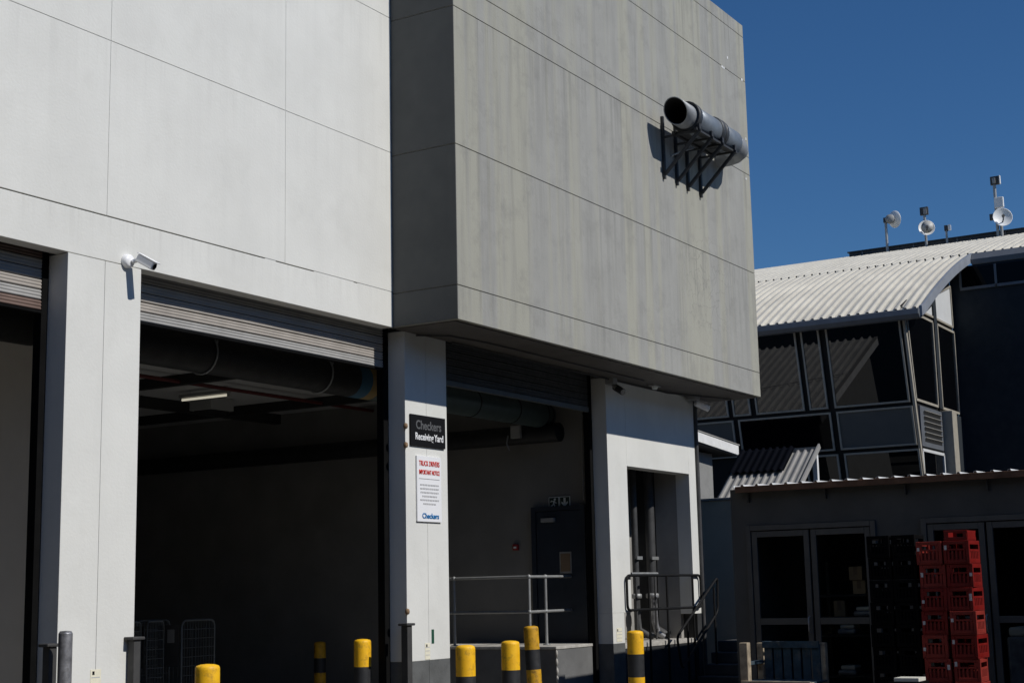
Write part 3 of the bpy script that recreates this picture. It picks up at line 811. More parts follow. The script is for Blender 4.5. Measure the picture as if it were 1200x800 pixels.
# ------------------------------------------------------------------ pipes in the doorway recess
for x, r, lab in ((21.0, .05, 'thin dark vertical pipe in the service doorway recess'), (21.55, .075, 'thick grey vertical pipe in the service doorway recess')):
    e = thing('riser_pipe', lab, 'pipe', 'riser pipes in the service doorway')
    MB().tube([(x, 10.62, 1.0), (x, 10.62, 3.69)], r, 14).build('pipe', 'pipe_grey', e)
    MB().lathe([(r, 1.55), (r + .03, 1.56), (r + .03, 1.62), (r, 1.63)], 14, 'z', (x, 10.62, 0)).build('flange', 'galv', e)
    MB().tube([(x, 10.62, 1.25), (x, 10.60, 1.08), (x + .06, 10.5, 1.0), (x + .16, 10.45, .98)], r * 1.05, 12).build('elbow', 'pipe_grey', e)
    MB().box(x - r - .04, x + r + .04, 10.54, 10.56, 2.15, 2.20).build('clip', 'galv', e)
e = thing('bent_pipe', 'pale bent pipe end at the foot of the service doorway recess', 'pipe')
MB().tube([(21.25, 10.45, 1.55), (21.25, 10.45, 1.2), (21.28, 10.42, 1.02), (21.36, 10.36, .96)], .05, 12).build('pipe', 'galv_worn', e)
MB().lathe([(.05, 1.55), (.066, 1.55), (.066, 1.6), (.05, 1.6)], 12, 'z', (21.25, 10.45, 0)).build('socket', 'galv_worn', e)

# ------------------------------------------------------------------ landing rail and stairs by the doorway
def loop_rail(pts_corner, r=.02, m='rail_black', name='loop_rail', parent=None):
    """rounded closed loop through four corners"""
    P4 = [Vector(p) for p in pts_corner]; out = []
    for i in range(4):
        p, a, b = P4[i], P4[i - 1], P4[(i + 1) % 4]
        da, db = (a - p).normalized(), (b - p).normalized()
        R_ = .09
        for k in range(6):
            q = k / 5
            out.append(p + da * R_ * (1 - q) ** 2 + db * R_ * q ** 2)
    return MB().tube(out, r, 8, closed=True).build(name, m, parent)
lr = thing('landing_rail', 'black rounded loop railing in front of the service doorway', 'railing')
loop_rail([(19.40, 9.965, 1.40), (21.95, 9.965, 1.40), (21.95, 9.965, 1.895), (19.40, 9.965, 1.895)], parent=lr)
for x in (20.1, 20.72, 21.65):
    MB().tube([(x, 9.965, .02), (x, 9.965, 1.895)], .018, 8).build('post', 'rail_black', lr)
inner = thing('inner_rail', 'short galvanised rail seen inside the service doorway', 'railing')
MB().tube([(20.3, 10.35, 1.93), (21.2, 10.35, 1.93)], .02, 8).build('rail', 'galv', inner)
for x in (20.45, 21.1):
    MB().tube([(x, 10.35, .93), (x, 10.35, 1.93)], .018, 8).build('post', 'pipe_grey', inner)
st = thing('steps', 'short dark concrete steps climbing beside the service doorway', 'steps')
for k in range(5):
    MB().box(21.45 + k * .28, 23.2, 9.05, 9.99, .004 + k * .17 + (.002 if k else 0), .17 + k * .17).build('step', 'stair_concrete', st, 0.01)
sr = thing('stair_rail', 'black sloping loop handrail beside the dark steps', 'railing')
loop_rail([(20.80, 9.80, .50), (22.20, 9.80, 1.32), (22.24, 9.80, 1.86), (20.66, 9.80, .98)], parent=sr)
for x, z in ((21.05, 1.18), (22.08, 1.7)):
    MB().tube([(x, 9.80, .0 if x < 21.4 else .4), (x, 9.80, z)], .018, 8).build('post', 'rail_black', sr)

# ------------------------------------------------------------------ yard wall behind the steps, canopy, annex
yw = thing('yard_wall', 'plain blue-grey wall with a thin coping behind the steps', 'wall')
MB().box(23.3, 23.5, 9.0, 13.4, 0, 3.14).build('wall', 'yard_wall', yw, 0.004)
MB().box(23.27, 23.53, 8.98, 13.4, 3.142, 3.18).build('coping', 'wall_cap', yw, 0.004)

def rib_sheet(name, m, p0, du, dv, nu, nv, pitch, rise, parent, wid=.42, prof=None):
    """box-ribbed sheet: ribs run along dv, spaced along du; p0 origin; prof gives extra points along v"""
    du, dv = Vector(du), Vector(dv); p0 = Vector(p0); nrm = du.cross(dv).normalized()
    if nrm.z < 0: nrm = -nrm
    us = []
    L = du.length; k = 0.0
    while k < L - 1e-6:
        us += [(k, 0), (k + pitch * (1 - wid) * .5, 0), (k + pitch * (1 - wid) * .5 + pitch * .1, rise),
               (k + pitch * (1 + wid) * .5 - pitch * .1, rise), (k + pitch * (1 + wid) * .5, 0)]
        k += pitch
    us.append((L, 0))
    un = du.normalized()
    vs = []; fs = []
    rows = prof if prof else [Vector((0, 0, 0)), dv]
    for r_ in rows:
        for u, h in us: vs.append(p0 + un * min(u, L) + r_ + nrm * h)
    n_ = len(us)
    for i in range(len(rows) - 1):
        for k in range(n_ - 1): fs.append((i * n_ + k, i * n_ + k + 1, (i + 1) * n_ + k + 1, (i + 1) * n_ + k))
    ob = MB().add(vs, fs).build(name, m, parent)
    md = ob.modifiers.new('thickness', 'SOLIDIFY'); md.thickness = .004; md.offset = -1
    return ob

cp = thing('corrugated_canopy', 'steep corrugated lean-to roof with a white post behind the kiosk', 'canopy')
rib_sheet('roof_sheet', 'canopy_sheet', (23.56, 9.02, 2.99), (0, 1.43, 0), (1.44, 0, 1.053), 0, 0, .13, .035, cp)
rib_sheet('shade_sheet', 'canopy_shade', (24.36, 9.41, 3.65), (0, 1.04, 0), (.61, 0, .446), 0, 0, .13, .038, cp)  # near-black sheet stands in for the shade on the upper canopy
MB().bar((23.52, 8.99, 3.0), (25.04, 8.99, 4.10), .03, .09).build('verge_trim', 'canopy_sheet', cp)
MB().bar((24.98, 9.0, 4.05), (24.98, 10.45, 4.05), .08, .06).build('ridge_cap', 'canopy_sheet', cp)
MB().box(24.96, 25.04, 9.02, 9.10, 0, 3.95).build('post', 'fascia_white', cp, 0.004)
MB().box(24.9, 24.98, 10.3, 10.4, 0, 3.9).build('post', 'fascia_white', cp)
MB().box(23.54, 23.62, 10.3, 10.4, 0, 2.9).build('post', 'fascia_white', cp)

an = thing('annex_building', 'low plastered annex with a white fascia and sunlit corrugated roof', 'building')
MB().box(26.95, 32.45, 14.30, 14.5, 0, 4.80).build('wall', 'annex_plaster', an)
MB().box(32.25, 32.449, 14.501, 20, 0, 4.80).build('wall', 'annex_plaster', an)
MB().prism([(27.0, 5.44), (33.2, 5.02), (33.2, 4.80), (27.0, 5.22)], 13.93, 13.96, 'xz').build('fascia', 'fascia_white', an, 0.003)
MB().prism([(27.0, 5.478), (33.24, 5.055), (33.24, 5.028), (27.0, 5.451)], 13.915, 14.02, 'xz').build('verge_trim', 'canopy_sheet', an)
MB().prism([(27.0, 5.20), (33.15, 4.79), (33.15, 4.77), (27.0, 5.18)], 13.965, 20.0, 'xz').build('soffit', 'charcoal', an)
rib_sheet('roof', 'annex_roof', (27.0, 14.02, 5.44), (0, 6.2, 0), (6.22, 0, -.422), 0, 0, .26, .075, an, .34)
MB().bar((30.2, 14.1, 5.30), (31.0, 17.2, 5.25), .03, .02).build('flashing_strip', 'annex_roof', an)

# ------------------------------------------------------------------ kiosk
ki = thing('kiosk_building', 'dark low kiosk with double doors, brown fascia and ribbed metal roof', 'building')
KX = 18.0
Y0, Y1 = 1.0, 7.70
D1, D2 = (5.80, 7.50), (3.72, 5.24)
def kb(name, m, *a, bevel=.004, parent=None): return MB().box(*a).build(name, m, parent or ki, bevel)
kb('wall', 'kiosk_wall', KX, KX + .2, D1[1], Y1, 0, 2.938, bevel=0)
kb('wall', 'kiosk_wall', KX, KX + .2, D2[1], D1[0], 0, 2.938, bevel=0)
kb('wall', 'kiosk_wall', KX, KX + .2, Y0, D2[0], 0, 2.938, bevel=0)
kb('wall', 'kiosk_wall', KX, KX + .2, D1[0], D1[1], 2.47, 2.938, bevel=0)
kb('wall', 'kiosk_wall', KX, KX + .2, D2[0], D2[1], 2.47, 2.938, bevel=0)
kb('side_wall', 'kiosk_wall', KX + .201, 22.6, Y1 - .2, Y1 - .001, 0, 2.85)
kb('side_wall', 'kiosk_wall', KX + .201, 22.6, Y0, Y0 + .2, 0, 2.85)
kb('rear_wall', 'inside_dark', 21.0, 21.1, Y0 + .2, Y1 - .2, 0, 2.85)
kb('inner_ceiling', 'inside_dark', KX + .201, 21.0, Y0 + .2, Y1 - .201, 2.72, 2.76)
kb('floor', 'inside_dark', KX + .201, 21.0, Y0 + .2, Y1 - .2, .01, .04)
kb('fascia', 'fascia_timber', 17.85, 17.874, Y0 - .1, Y1 - .13, 2.885, 2.964)
rib_sheet('roof', 'kiosk_roof', (17.878, Y0 - .12, 2.947), (0, Y1 - Y0 + .02, 0), (5.0, 0, .10), 0, 0, .197, .038, ki, .30)
for y in (7.44, 6.41, 5.40, 4.42, 3.4):
    kb('roof_hook', 'post_dark', 17.95, 17.998, y - .011, y + .011, 2.76, 2.884)
def double_door(ya, yb, ztop):
    d = kb('door', 'door_grey', KX - .035, KX + .06, ya + .001, ya + .065, 0, ztop)       # right jamb of the set
    ob = [(yb - .065, yb - .001, 0, ztop), (ya + .066, yb - .066, ztop - .065, ztop)]
    for y0, y1, z0, z1 in ob: kb('frame', 'door_grey', KX - .035, KX + .06, y0, y1, z0, z1, parent=d)
    mid = (ya + yb) / 2
    for a, b in ((ya + .075, mid - .012), (mid + .012, yb - .075)):
        for y0, y1, z0, z1 in ((a, a + .07, .03, ztop - .075), (b - .07, b, .03, ztop - .075), (a + .071, b - .071, ztop - .15, ztop - .076),
                               (a + .071, b - .071, 1.22, 1.30), (a + .071, b - .071, .03, .15)):
            kb('stile', 'door_grey', KX - .02, KX + .03, y0, y1, z0, z1, parent=d)
    # handle
    MB().tube([(KX - .03, mid + .05, 1.32), (KX - .075, mid + .05, 1.30), (KX - .075, mid + .05, 1.14), (KX - .03, mid + .05, 1.12)], .010, 6).build('handle', 'galv_worn', d)
    return d, mid
for (ya, yb) in (D1, D2):
    d, mid = double_door(ya, yb, 2.465)
    for a, b in ((ya + .146, mid - .083), (mid + .083, yb - .146)):
        for z0, z1 in ((.151, 1.219), (1.301, 2.31)):
            pn = kb('pane', 'kiosk_glass', KX, KX + .006, a, b, z0, z1, parent=d, bevel=0)
            # see-through glass: clear with a weak reflection
gm = MATS['kiosk_glass'].node_tree
tr = gm.nodes.new('ShaderNodeBsdfTransparent'); tr.inputs[0].default_value = (.9, .92, .92, 1)
mx = gm.nodes.new('ShaderNodeMixShader'); mx.inputs[0].default_value = .10
gm.links.new(tr.outputs[0], mx.inputs[1]); gm.links.new(gm.nodes['Principled BSDF'].outputs[0], mx.inputs[2])
gm.links.new(mx.outputs[0], gm.nodes['Material Output'].inputs[0])

# things inside the kiosk
def carton(label, x, y, z, sx, sy, sz, rot=0, m='cardboard'):
    e = thing('carton', label, 'box', 'cartons inside the kiosk', (x, y, z))
    MB().box(-sx / 2, sx / 2, -sy / 2, sy / 2, 0, sz).build('body', m, e, 0.006)
    MB().box(-sx / 2 - .001, sx / 2 + .001, -.025, .025, sz * .4, sz + .001).build('tape', 'paper_brown', e)
    e.rotation_euler.z = math.radians(rot)
    return e
tb = thing('shelf_unit', 'dark shelf unit behind the left kiosk doors', 'shelf')
for z in (.55, 1.05, 1.27, 1.55):
    MB().box(18.4, 18.8, 5.85, 6.75, z, z + .03).build('shelf', 'inside_dark', tb)
for y in (5.87, 6.73):
    for x in (18.41, 18.79): MB().box(x - .02, x + .02, y - .02, y + .02, .04, 2.0).build('upright', 'inside_dark', tb)
carton('upper brown carton behind the left kiosk door glass', 18.5, 6.22, 1.75, .25, .17, .17)
carton('lower brown carton under the upper one behind the kiosk glass', 18.52, 6.20, 1.58, .25, .16, .165, 5)
carton('small dim carton on the middle shelf behind the kiosk glass', 18.55, 6.5, 1.30, .2, .14, .2, 12)
for y, z, lab in ((6.18, 1.30, 'pale wrapped bundle on the middle shelf behind the kiosk glass'), (6.4, 1.08, 'pale wrapped bundle on the lower shelf behind the kiosk glass'),
                  (6.42, .58, 'pale wrapped bundle on the bottom shelf behind the kiosk glass')):
    e = thing('wrapped_bundle', lab, 'bundle', 'bundles inside the kiosk')
    MB().box(18.42, 18.7, y - .12, y + .12, z, z + .07).build('wrap', 'shrink_wrap', e, 0.03)
    MB().box(18.45, 18.7, y - .10, y + .09, z + .0705, z + .12).build('top_pack', 'paper', e, 0.02)
pl = thing('wrapped_pallet', 'pale shrink-wrapped goods behind the right kiosk doors', 'wrapped goods')
MB().box(18.35, 19.1, 3.85, 4.42, .3, 1.05).build('goods', 'shrink_wrap', pl, 0.03)
MB().box(18.38, 19.1, 3.9, 4.40, 1.051, 1.16).build('top_layer', 'paper', pl, 0.03)
MB().box(18.3, 19.15, 3.82, 4.45, .05, .29).build('pallet', 'timber_pale', pl, 0.01)

# ------------------------------------------------------------------ bottle crates
def crate_mesh(w, d, h):
    """open bottle crate: w along y, d along x; corner posts, rims, slotted sides"""
    m = MB(); t_ = .014
    m.box(-d / 2, d / 2, -w / 2, w / 2, 0, .012)
    for sx in (-1, 1):
        for sy in (-1, 1):
            x, y = sx * (d / 2 - .018), sy * (w / 2 - .018)
            m.box(x - .018, x + .018, y - .018, y + .018, .0125, h)
    for sx in (-1, 1):
        x0, x1 = sorted((sx * d / 2, sx * (d / 2 - t_)))
        m.box(x0, x1, -w / 2 + .037, w / 2 - .037, .0125, h * .20)
        m.box(x0, x1, -w / 2 + .037, w / 2 - .037, h * .84, h - .001)
        m.box(x0, x1, -w / 2 + .037, w / 2 - .037, h * .58, h * .66)
        for k in range(5):
            y = -w / 2 + .055 + (w - .11) * k / 4
            m.box(x0 + .002, x1 - .002, y - .012, y + .012, h * .20, h * .58)
        for k in (-1, 1): m.box(x0, x1, k * w * .33 - .02, k * w * .33 + .02, h * .66, h * .84)
    for sy in (-1, 1):
        y0, y1 = sorted((sy * w / 2, sy * (w / 2 - t_)))
        m.box(-d / 2 + .037, d / 2 - .037, y0, y1, .0125, h * .22)
        m.box(-d / 2 + .037, d / 2 - .037, y0, y1, h * .82, h - .001)
        m.box(-d / 2 + .037, d / 2 - .037, y0, y1, h * .52, h * .62)
        for k in range(6):
            x = -d / 2 + .055 + (d - .11) * k / 5
            m.box(x - .014, x + .014, y0 + .002, y1 - .002, h * .22, h * .52)
    m.box(-d / 2 + .02, d / 2 - .02, -w / 2 + .02, w / 2 - .02, .0125, h * .5)   # bottles' dark mass stays below the rim
    return m
ORD = ['top', 'second from the top', 'third from the top', 'fourth from the top', 'fifth from the top', 'sixth from the top', 'seventh from the top', 'eighth from the top', 'ninth from the top', 'tenth from the top']
red = crate_mesh(.285, .40, .248)
rm = None
def stack(col, nme, x, y, n, z0, mat_, w, h, grp, rr, fmt, labels=True):
    global rm
    sh = None
    for i in range(n):
        e = empty('bottle_crate', (x + rr.uniform(-.016, .016), y + rr.uniform(-.009, .009), z0 + i * (h + .002)), fmt.format(ORD[n - 1 - i]), 'crate', grp)
        e.rotation_euler.z = math.radians(rr.uniform(-3.2, 3.2))
        mk = mat_
        if mat_ == 'crate_red' and rr.random() < .35: mk = 'crate_red_faded'
        key = (mk, w)
        if key not in CR:
            CR[key] = crate_mesh(w, .40, h).build('body', mk, e, .003).data
        else:
            o = bpy.data.objects.new('body', CR[key]); scene.collection.objects.link(o); o.parent = e
            md = o.modifiers.new('bevel', 'BEVEL'); md.width = .003; md.segments = 1; md.limit_method = 'ANGLE'
        if labels:
            for q in range(rr.choice((1, 1, 2))):
                yy = rr.choice((-1, 1)) * (w / 2 - .025); zz = rr.uniform(.08, .17)
                MB().box(-.2025, -.2008, yy - .014, yy + .014, zz, zz + rr.uniform(.035, .06)).build('label_sticker', 'crate_label', e)
CR = {}
rr = random.Random(11)
for nm, y in (('left', 4.765), ('right', 4.455)):
    pb = thing('crate_dolly', f'low dark dolly under the {nm} column of red crates', 'dolly', 'dollies under the crates')
    MB().box(16.62, 17.02, y - .14, y + .14, .07, .115).build('deck', 'charcoal', pb, .004)
    for x in (16.68, 16.96):
        for s in (-.1, .1): MB().lathe([(0, -.012), (.03, -.012), (.034, 0), (.03, .012), (0, .012)], 12, 'y', (x, y + s, .034)).build('wheel', 'guide_black', pb)
stack('left', '', 16.82, 4.765, 8, .118, 'crate_red', .285, .252, 'red bottle crates', rr, 'red bottle crate, {} of the left red column')
stack('right', '', 16.82, 4.455, 8, .118, 'crate_red', .285, .252, 'red bottle crates', rr, 'red bottle crate, {} of the right red column')
e = empty('bottle_tray', (16.80, 4.47, .118 + 8 * .254 + .002), 'shallow red tray lying on top of the right red column', 'tray', None)
m = MB().box(-.18, .18, -.13, .13, 0, .01)
for sx in (-1, 1):
    x0, x1 = sorted((sx * .18, sx * .168)); m.box(x0, x1, -.13, .13, .0105, .035); m.box(x0, x1, -.13, .13, .085, .11)
    for k in (-1, 1): m.box(x0, x1, k * .13 - k * .03 - .02, k * .13 - k * .03 + .02, .035, .085)
for sy in (-1, 1):
    y0, y1 = sorted((sy * .13, sy * .118)); m.box(-.167, .167, y0, y1, .0105, .105)
m.build('body', 'crate_red', e, .003)
for nm, y in (('left', 5.37), ('right', 5.09)):
    stack(nm, '', 16.9, y, 9, .006, 'crate_black', .265, .246, 'black bottle crates', rr, 'black bottle crate, {} of the ' + nm + ' black column', False)
lb = thing('folded_box', 'small dark box with pale papers on top in front of the black crates', 'box')
MB().box(16.1, 16.4, 4.80, 5.15, .003, .66).build('body', 'crate_black', lb, .006)
MB().box(16.12, 16.38, 4.83, 5.10, .661, .70).build('papers', 'paper', lb, .004)
MB().box(16.096, 16.0995, 4.82, 4.92, .56, .64).build('label_sticker', 'crate_label', lb)

# ------------------------------------------------------------------ pallet-wood bench
be = thing('slatted_bench', 'rough pallet-wood bench with weathered blue slats before the kiosk', 'bench')
for y in (6.95, 6.18):
    MB().box(16.42, 16.52, y - .05, y + .05, 0, 1.06 if y > 6.5 else .62).build('leg', 'timber_pale', be, .008)
    MB().box(16.92, 17.0, y - .04, y + .04, 0, 1.04).build('leg', 'timber_pale', be, .008)
for k in range(6):
    y = 6.84 - k * .118
    MB().box(16.90, 16.925, y - .048, y + .048, .5, 1.05 + random.uniform(-.03, .02)).build('back_slat', 'timber_blue', be, .005)
MB().box(16.87, 16.895, 6.2, 6.90, .98, 1.06).build('top_rail', 'timber_blue', be, .005)
for k in range(4):
    x = 16.48 + k * .11
    MB().box(x, x + .095, 6.13, 7.0, .60, .622).build('seat_slat', 'timber_blue', be, .005)
MB().box(16.40, 16.418, 6.15, 6.99, .52, .63).build('front_rail', 'timber_pale', be, .005)
MB().box(16.44, 16.96, 6.91, 6.99, .80, .84).build('arm_rest', 'timber_blue', be, .005)

# ------------------------------------------------------------------ office building with the curved roof
of = thing('office_building', 'glazed office building with a pale curved ribbed roof behind the kiosk', 'building')
TL = math.tan(math.radians(12.0))
def fx(z): return 36.0 - TL * (z - 6.1)
def slab(name, m, y0, y1, z0, z1, off, th, parent=None, bev=0.0):
    """piece lying in the outward-leaning front plane"""
    poly = [(fx(z0) + off, z0), (fx(z1) + off, z1), (fx(z1) + off + th, z1), (fx(z0) + off + th, z0)]
    return MB().prism(poly, y0, y1, 'xz').build(name, m, parent or of, bev)
slab('front_backing', 'gasket', 10.5, 22.0, 1.5, 8.16, .06, .1)
def pane(y0, y1, z0, z1, gm_, frame='frame_alu', fw=.045):
    w = slab('window', gm_, y0, y1, z0, z1, .012, .02)
    for a, b, c, d_ in ((y0 - fw, y0, z0 - fw, z1 + fw), (y1, y1 + fw, z0 - fw, z1 + fw)):
        slab('frame', frame, a, b, c, d_, -.02, .05, w)
    for c, d_ in ((z0 - fw, z0 - .001), (z1 + .001, z1 + fw)):
        slab('frame', frame, y0 + .0005, y1 - .0005, c, d_, -.02, .05, w)
    return w
for y0, y1 in ((10.60, 12.42), (12.68, 13.08), (13.30, 14.52), (14.76, 15.16), (15.38, 17.0), (17.25, 19.5)):
    pane(y0, y1, 6.11, 8.08, 'office_glass')
pane(10.56, 12.40, 5.07, 5.93, 'spandrel')
pane(12.64, 15.05, 5.07, 5.93, 'office_dark_glass')
pane(15.28, 17.4, 5.07, 5.93, 'spandrel')
pane(10.52, 12.34, 2.4, 4.89, 'office_glass')
pane(12.58, 13.2, 2.4, 4.89, 'office_glass')
pane(13.4, 15.0, 2.4, 4.89, 'office_glass')
# side return of the glazed bay
YS = 10.47
def side(name, m, x0, x1, z0, z1, y0, y1, parent=None, bev=0.0): return MB().box(x0, x1, y0, y1, z0, z1).build(name, m, parent or of, bev)
MB().prism([(fx(1.0) + .1, 1.0), (fx(8.4) + .1, 8.4), (fx(8.4) + .6, 8.62), (40.2, 9.78), (40.2, 1.0)], YS + .03, YS + .12, 'xz').build('side_backing', 'gasket', of)
def quad_pane(poly, m, fw, y=YS, frame='frame_alu'):
    w = MB().prism(poly, y + .005, y + .02, 'xz').build('window', m, of)
    n_ = len(poly)
    for i in range(n_):
        a, b = poly[i], poly[(i + 1) % n_]
        MB().bar((a[0], y, a[1]), (b[0], y, b[1]), fw, .05, (0, 1, 0)).build('frame', frame, w)
    return w
quad_pane([(fx(6.12) + .22, 6.14), (38.12, 6.14), (38.12, 8.34), (fx(8.3) + .30, 8.34)], 'office_glass', .06)
quad_pane([(38.55, 6.14), (40.15, 6.14), (40.15, 8.34), (38.55, 8.34)], 'office_glass', .06)
quad_pane([(36.35, 8.48), (40.1, 8.48), (40.1, 9.60)], 'clerestory', .05)
side('mullion', 'office_navy', 38.2, 38.46, 6.1, 9.0, YS - .04, YS + .028)
side('louvre_panel', 'gutter_grey', fx(5.0) + .25, 38.4, 5.02, 6.02, YS - .01, YS + .028)
for k in range(6):
    z = 5.14 + k * .135
    side('louvre_slot', 'gasket', 36.75, 38.25, z, z + .07, YS - .014, YS - .0102)
    MB().bar((36.75, YS - .03, z + .085), (38.25, YS - .03, z + .085), .05, .012, (0, .6, .8)).build('louvre_blade', 'frame_alu', of)
quad_pane([(fx(3) - .1, 2.2), (38.35, 2.2), (38.35, 4.92), (fx(4.9) + .22, 4.92)], 'office_glass', .07, frame='clerestory')
side('column', 'frame_alu', 38.52, 38.95, 0, 6.06, YS - .25, YS + .02, bev=.01)
side('side_wall', 'office_navy', 38.96, 40.3, 0, 6.05, YS - .05, YS + .028)
# corner trim leaning with the front
MB().prism([(fx(1.5) + .02, 1.5), (fx(8.35) + .02, 8.35), (fx(8.35) + .13, 8.35), (fx(1.5) + .13, 1.5)], YS - .03, YS + .03, 'xz').build('corner_trim', 'frame_alu', of)
# recessed dark wall on the right
MB().box(40.3, 40.5, 1.0, 10.52, 0, 10.15).build('recessed_wall', 'office_navy', of)
for y0, y1 in ((9.30, 10.18), (8.2, 9.24), (6.9, 8.1)):
    w = MB().box(40.27, 40.29, y0, y1, 9.56, 10.10).build('window', 'office_dark_glass', of)
    MB().box(40.24, 40.299, y0 - .05, y1 + .05, 9.48, 9.555).build('frame', 'gutter_grey', w)
    MB().box(40.24, 40.299, y1 + .001, y1 + .06, 9.556, 10.1).build('frame', 'gutter_grey', w)
MB().box(40.22, 40.299, 6.5, 8.72, 4.40, 4.50).build('ledge', 'gutter_grey', of)
# curved roof: ribs run up the slope
XA, ZA, RA, RB = 35.36, 8.21, .52, .0147
def rz(x):
    t_ = x - XA
    if t_ < 5.1: return ZA + .55 * t_ - .022 * t_ * t_
    u = t_ - 5.1
    return ZA + 2.2328 + .3256 * u - .00643 * u * u
def roof_piece(x0, x1, y0, y1, name, nseg):
    prof = [Vector((x - x0, 0, rz(x) - rz(x0))) for x in [x0 + (x1 - x0) * k / nseg for k in range(nseg + 1)]]
    return rib_sheet(name, 'office_roof', (x0, y0, rz(x0)), (0, y1 - y0, 0), (1, 0, .3), 0, 0, .235, .075, of, .42, prof)
rf = roof_piece(XA, 40.6, 9.98, 23.0, 'roof', 14)
rf2 = roof_piece(40.6, 52.0, 1.0, 23.0, 'roof', 14)
# sheet lap line across the roof
for k in range(40):
    y = 10.4 + k * .3
    x = 40.62
    MB().box(x, x + .02, y, y + random.uniform(.1, .28), rz(x) + .03, rz(x) + .062).build('lap_shadow', 'gutter_grey', rf2) if random.random() < .75 else None
# gutter, verge, soffit
MB().prism([(35.18, 8.22), (35.36, 8.22), (35.40, 8.05), (35.40, 7.98), (35.24, 7.98), (35.16, 8.08)], 9.96, 23.0, 'xz').build('gutter', 'gutter_grey', rf, .02)
MB().prism([(35.42, 7.99), (35.42, 8.10), (36.6, 8.60), (36.6, 8.5)], 10.0, 22.9, 'xz').build('soffit', 'gasket', rf)
nv = 18
top = [(XA - .1 + (40.55 - XA + .1) * k / nv, 0) for k in range(nv + 1)]
top = [(x, rz(max(x, XA)) + .07) for x, _ in top]
bot = [(x, z - .25) for x, z in reversed(top)]
MB().prism(top + bot, 9.90, 9.97, 'xz').build('verge', 'verge_grey', rf)
MB().prism([(40.25, 10.30), (40.42, 10.50), (40.62, 10.50), (40.62, 10.28), (40.45, 10.16), (40.28, 10.16)], 2.0, 9.89, 'xz').build('gutter', 'gutter_grey', rf2, .01)
pp = MB().box(46.9, 47.1, 1.0, 15.45, 11.9, 12.475).build('parapet', 'parapet', of, .01)
MB().box(46.86, 47.14, .95, 15.5, 12.476, 12.51).build('coping', 'parapet', pp)
k = 0
for y in (15.0, 13.3, 11.9, 10.4, 9.0):
    MB().box(46.885, 46.9, y - .02, y + .02, 12.0, 12.47).build('stud', 'gutter_grey', pp)

# ------------------------------------------------------------------ antennas on the roof
def dish(parent, c, r, face, deep=.25, inner='dish_inner'):
    f = Vector(face).normalized(); q = f.to_track_quat('Z', 'Y')
    m = MB(); prof = [(r * s, deep * r * s * s) for s in (0.001, .3, .55, .8, .95, 1.0)]
    m.lathe(prof, 24)
    m.lathe([(r, deep * r), (r * 1.04, deep * r * 1.0), (r * 1.03, deep * r * .9), (r * .8, deep * r * .58), (.3 * r, .0), (.001, -.03 * r)], 24)
    ob = m.build('dish', 'dish_white', parent); ob.rotation_mode = 'QUATERNION'; ob.rotation_quaternion = q; ob.location = c
    fm = MB(); fm.tube([(0, -.5 * r, deep * r * .3), (0, -.35 * r, deep * r * 1.6), (0, 0, deep * r * 2.2)], .02, 6)
    fm.tube([(0, 0, deep * r * 1.9), (0, 0, deep * r * 2.3)], .05, 8)
    fo = fm.build('feed_horn', 'antenna_dark', ob)
    return ob
AX = 46.7
def pole_(parent, y, z0, z1, r=.045): return MB().tube([(AX, y, z0), (AX, y, z1)], r, 8).build('pole', 'pole', parent)
e = empty('dish_antenna', (0, 0, 0), 'white drum dish seen from behind on the leftmost roof pole', 'antenna')
pole_(e, 14.1, 12.0, 13.40); dish(e, (AX + .05, 13.88, 13.35), .27, (.75, -.45, .1), .35)
MB().lathe([(.0, -.1), (.14, -.1), (.16, 0), (.0, .05)], 12, 'x', (AX + .02, 13.95, 13.36)).build('radio_unit', 'lamp_body', e)
MB().box(AX - .06, AX + .06, 14.02, 14.16, 13.26, 13.42).build('bracket', 'antenna_dark', e)
e = empty('dish_antenna', (0, 0, 0), 'small grey-faced dish with a square panel above it on the second roof pole', 'antenna')
pole_(e, 12.83, 12.0, 13.55); dish(e, (AX - .14, 12.76, 12.84), .25, (-.85, -.35, .15), .3)
MB().lathe([(.0, 0), (.20, .0), (.0, .004)], 20, 'x', (AX - .25, 12.70, 12.86)).build('radome', 'dish_inner', e)
MB().box(AX - .05, AX + .05, 12.70, 12.96, 13.32, 13.58).build('panel', 'antenna_dark', e, .01)
MB().box(AX - .08, AX - .051, 12.74, 12.84, 13.34, 13.54).build('bracket', 'lamp_body', e)
e = empty('radio_antenna', (0, 0, 0), 'smallest antenna, a short mast with a little box', 'antenna')
pole_(e, 12.17, 12.0, 12.83, .035)
MB().box(AX - .06, AX + .06, 12.12, 12.22, 12.70, 12.88).build('radio_unit', 'antenna_dark', e, .008)
MB().box(AX - .06, AX + .06, 12.03, 12.10, 12.71, 12.89).build('cover', 'dish_white', e, .008)
e = empty('mast_antenna', (0, 0, 0), 'tallest rightmost mast with two square panels and an open white dish', 'antenna')
pole_(e, 10.58, 12.0, 14.1, .05); pole_(e, 10.46, 12.0, 13.0, .05)
MB().box(AX - .05, AX + .05, 10.42, 10.69, 13.95, 14.22).build('panel', 'antenna_dark', e, .01)
MB().box(AX - .05, AX + .05, 10.385, 10.416, 13.96, 14.23).build('panel_cover', 'dish_white', e, .008)
MB().box(AX - .09, AX - .052, 10.53, 10.62, 13.99, 14.16).build('bracket', 'lamp_body', e)
MB().box(AX - .12, AX - .02, 10.32, 10.60, 13.18, 13.52).build('flat_panel', 'dish_white', e, .02)
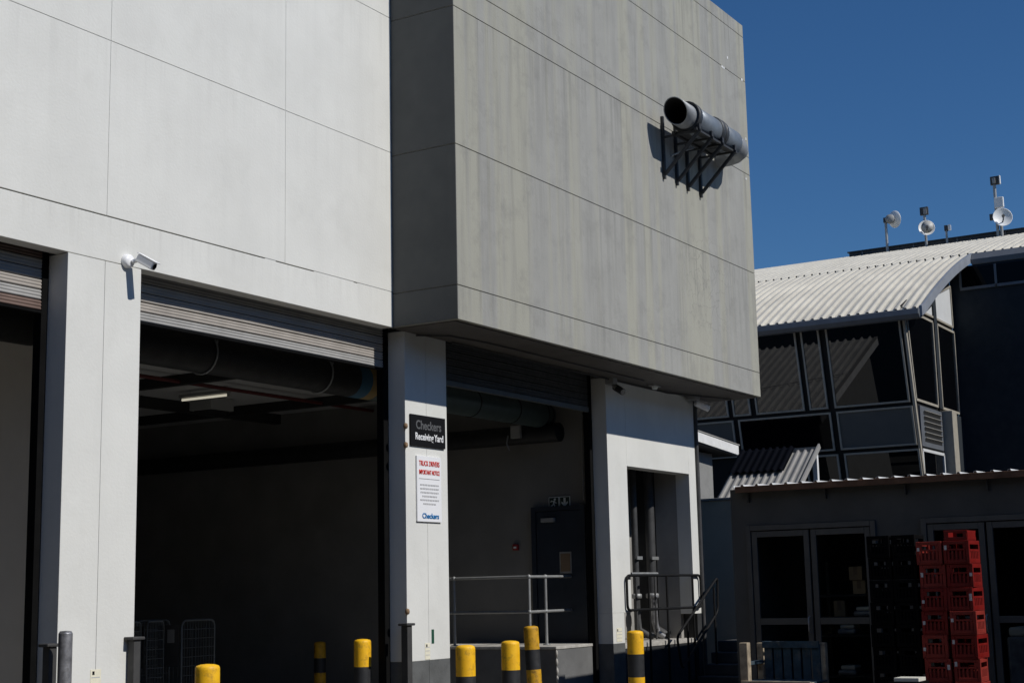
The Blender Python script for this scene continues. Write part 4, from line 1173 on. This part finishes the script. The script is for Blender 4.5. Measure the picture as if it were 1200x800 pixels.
dish(e, (AX - .10, 10.40, 12.84), .29, (-.85, -.4, .12), .3)
MB().box(AX - .10, AX, 10.66, 10.78, 12.82, 13.02).build('radio_unit', 'antenna_dark', e, .01)

# children built at world coordinates under Empties that sit at the origin need no inverse

# ------------------------------------------------------------------ unseen building added behind the camera to cut sky light on shaded walls
mw = thing('sky_blocker', 'long plain brick blocker added out of view to cut sky light in the yard', 'building')
MB().box(-24, -11, -45, 60, 0, 12.0).build('wall', 'blocker_brick', mw)
MB().box(-24.2, -10.8, -45.2, 60.2, 12.001, 12.5).build('parapet', 'dado_grey', mw)  # top edge of the added sky blocker
MB().box(-10.99, 75, -40, -24, 0, 11.0).build('wall', 'blocker_brick', mw)
MB().box(-10.79, 75.2, -40.2, -23.8, 11.001, 11.5).build('parapet', 'dado_grey', mw)  # top edge of the added sky blocker
for x in range(-6, 72, 7):
    w = MB().box(x, x + 2.6, -23.99, -23.94, 5.8, 8.0).build('window', 'office_dark_glass', mw)  # made-up window on the added sky blocker
    MB().box(x - .1, x + 2.7, -23.989, -23.90, 5.68, 5.799).build('sill', 'wall_cap', w)
for y in range(-38, 56, 7):
    w = MB().box(-10.99, -10.94, y, y + 2.6, 6.2, 8.4).build('window', 'office_dark_glass', mw)  # made-up window on the added sky blocker
    MB().box(-10.989, -10.90, y - .1, y + 2.7, 6.08, 6.199).build('sill', 'wall_cap', w)

# ------------------------------------------------------------------ move each Empty to the base of its thing
bpy.context.view_layer.update()
for e in [o for o in scene.objects if o.type == 'EMPTY' and o.parent is None and o.location.length < 1e-6]:
    pts = []
    def grab(o):
        if o.type == 'MESH': pts.extend(o.matrix_world @ Vector(c) for c in o.bound_box)
        for c in o.children: grab(c)
    grab(e)
    if not pts: continue
    lo = [min(p[i] for p in pts) for i in range(3)]; hi = [max(p[i] for p in pts) for i in range(3)]
    base = Vector(((lo[0] + hi[0]) / 2, (lo[1] + hi[1]) / 2, lo[2]))
    e.location = base
    for c in e.children: c.matrix_parent_inverse = Matrix.Translation(-base) @ c.matrix_parent_inverse
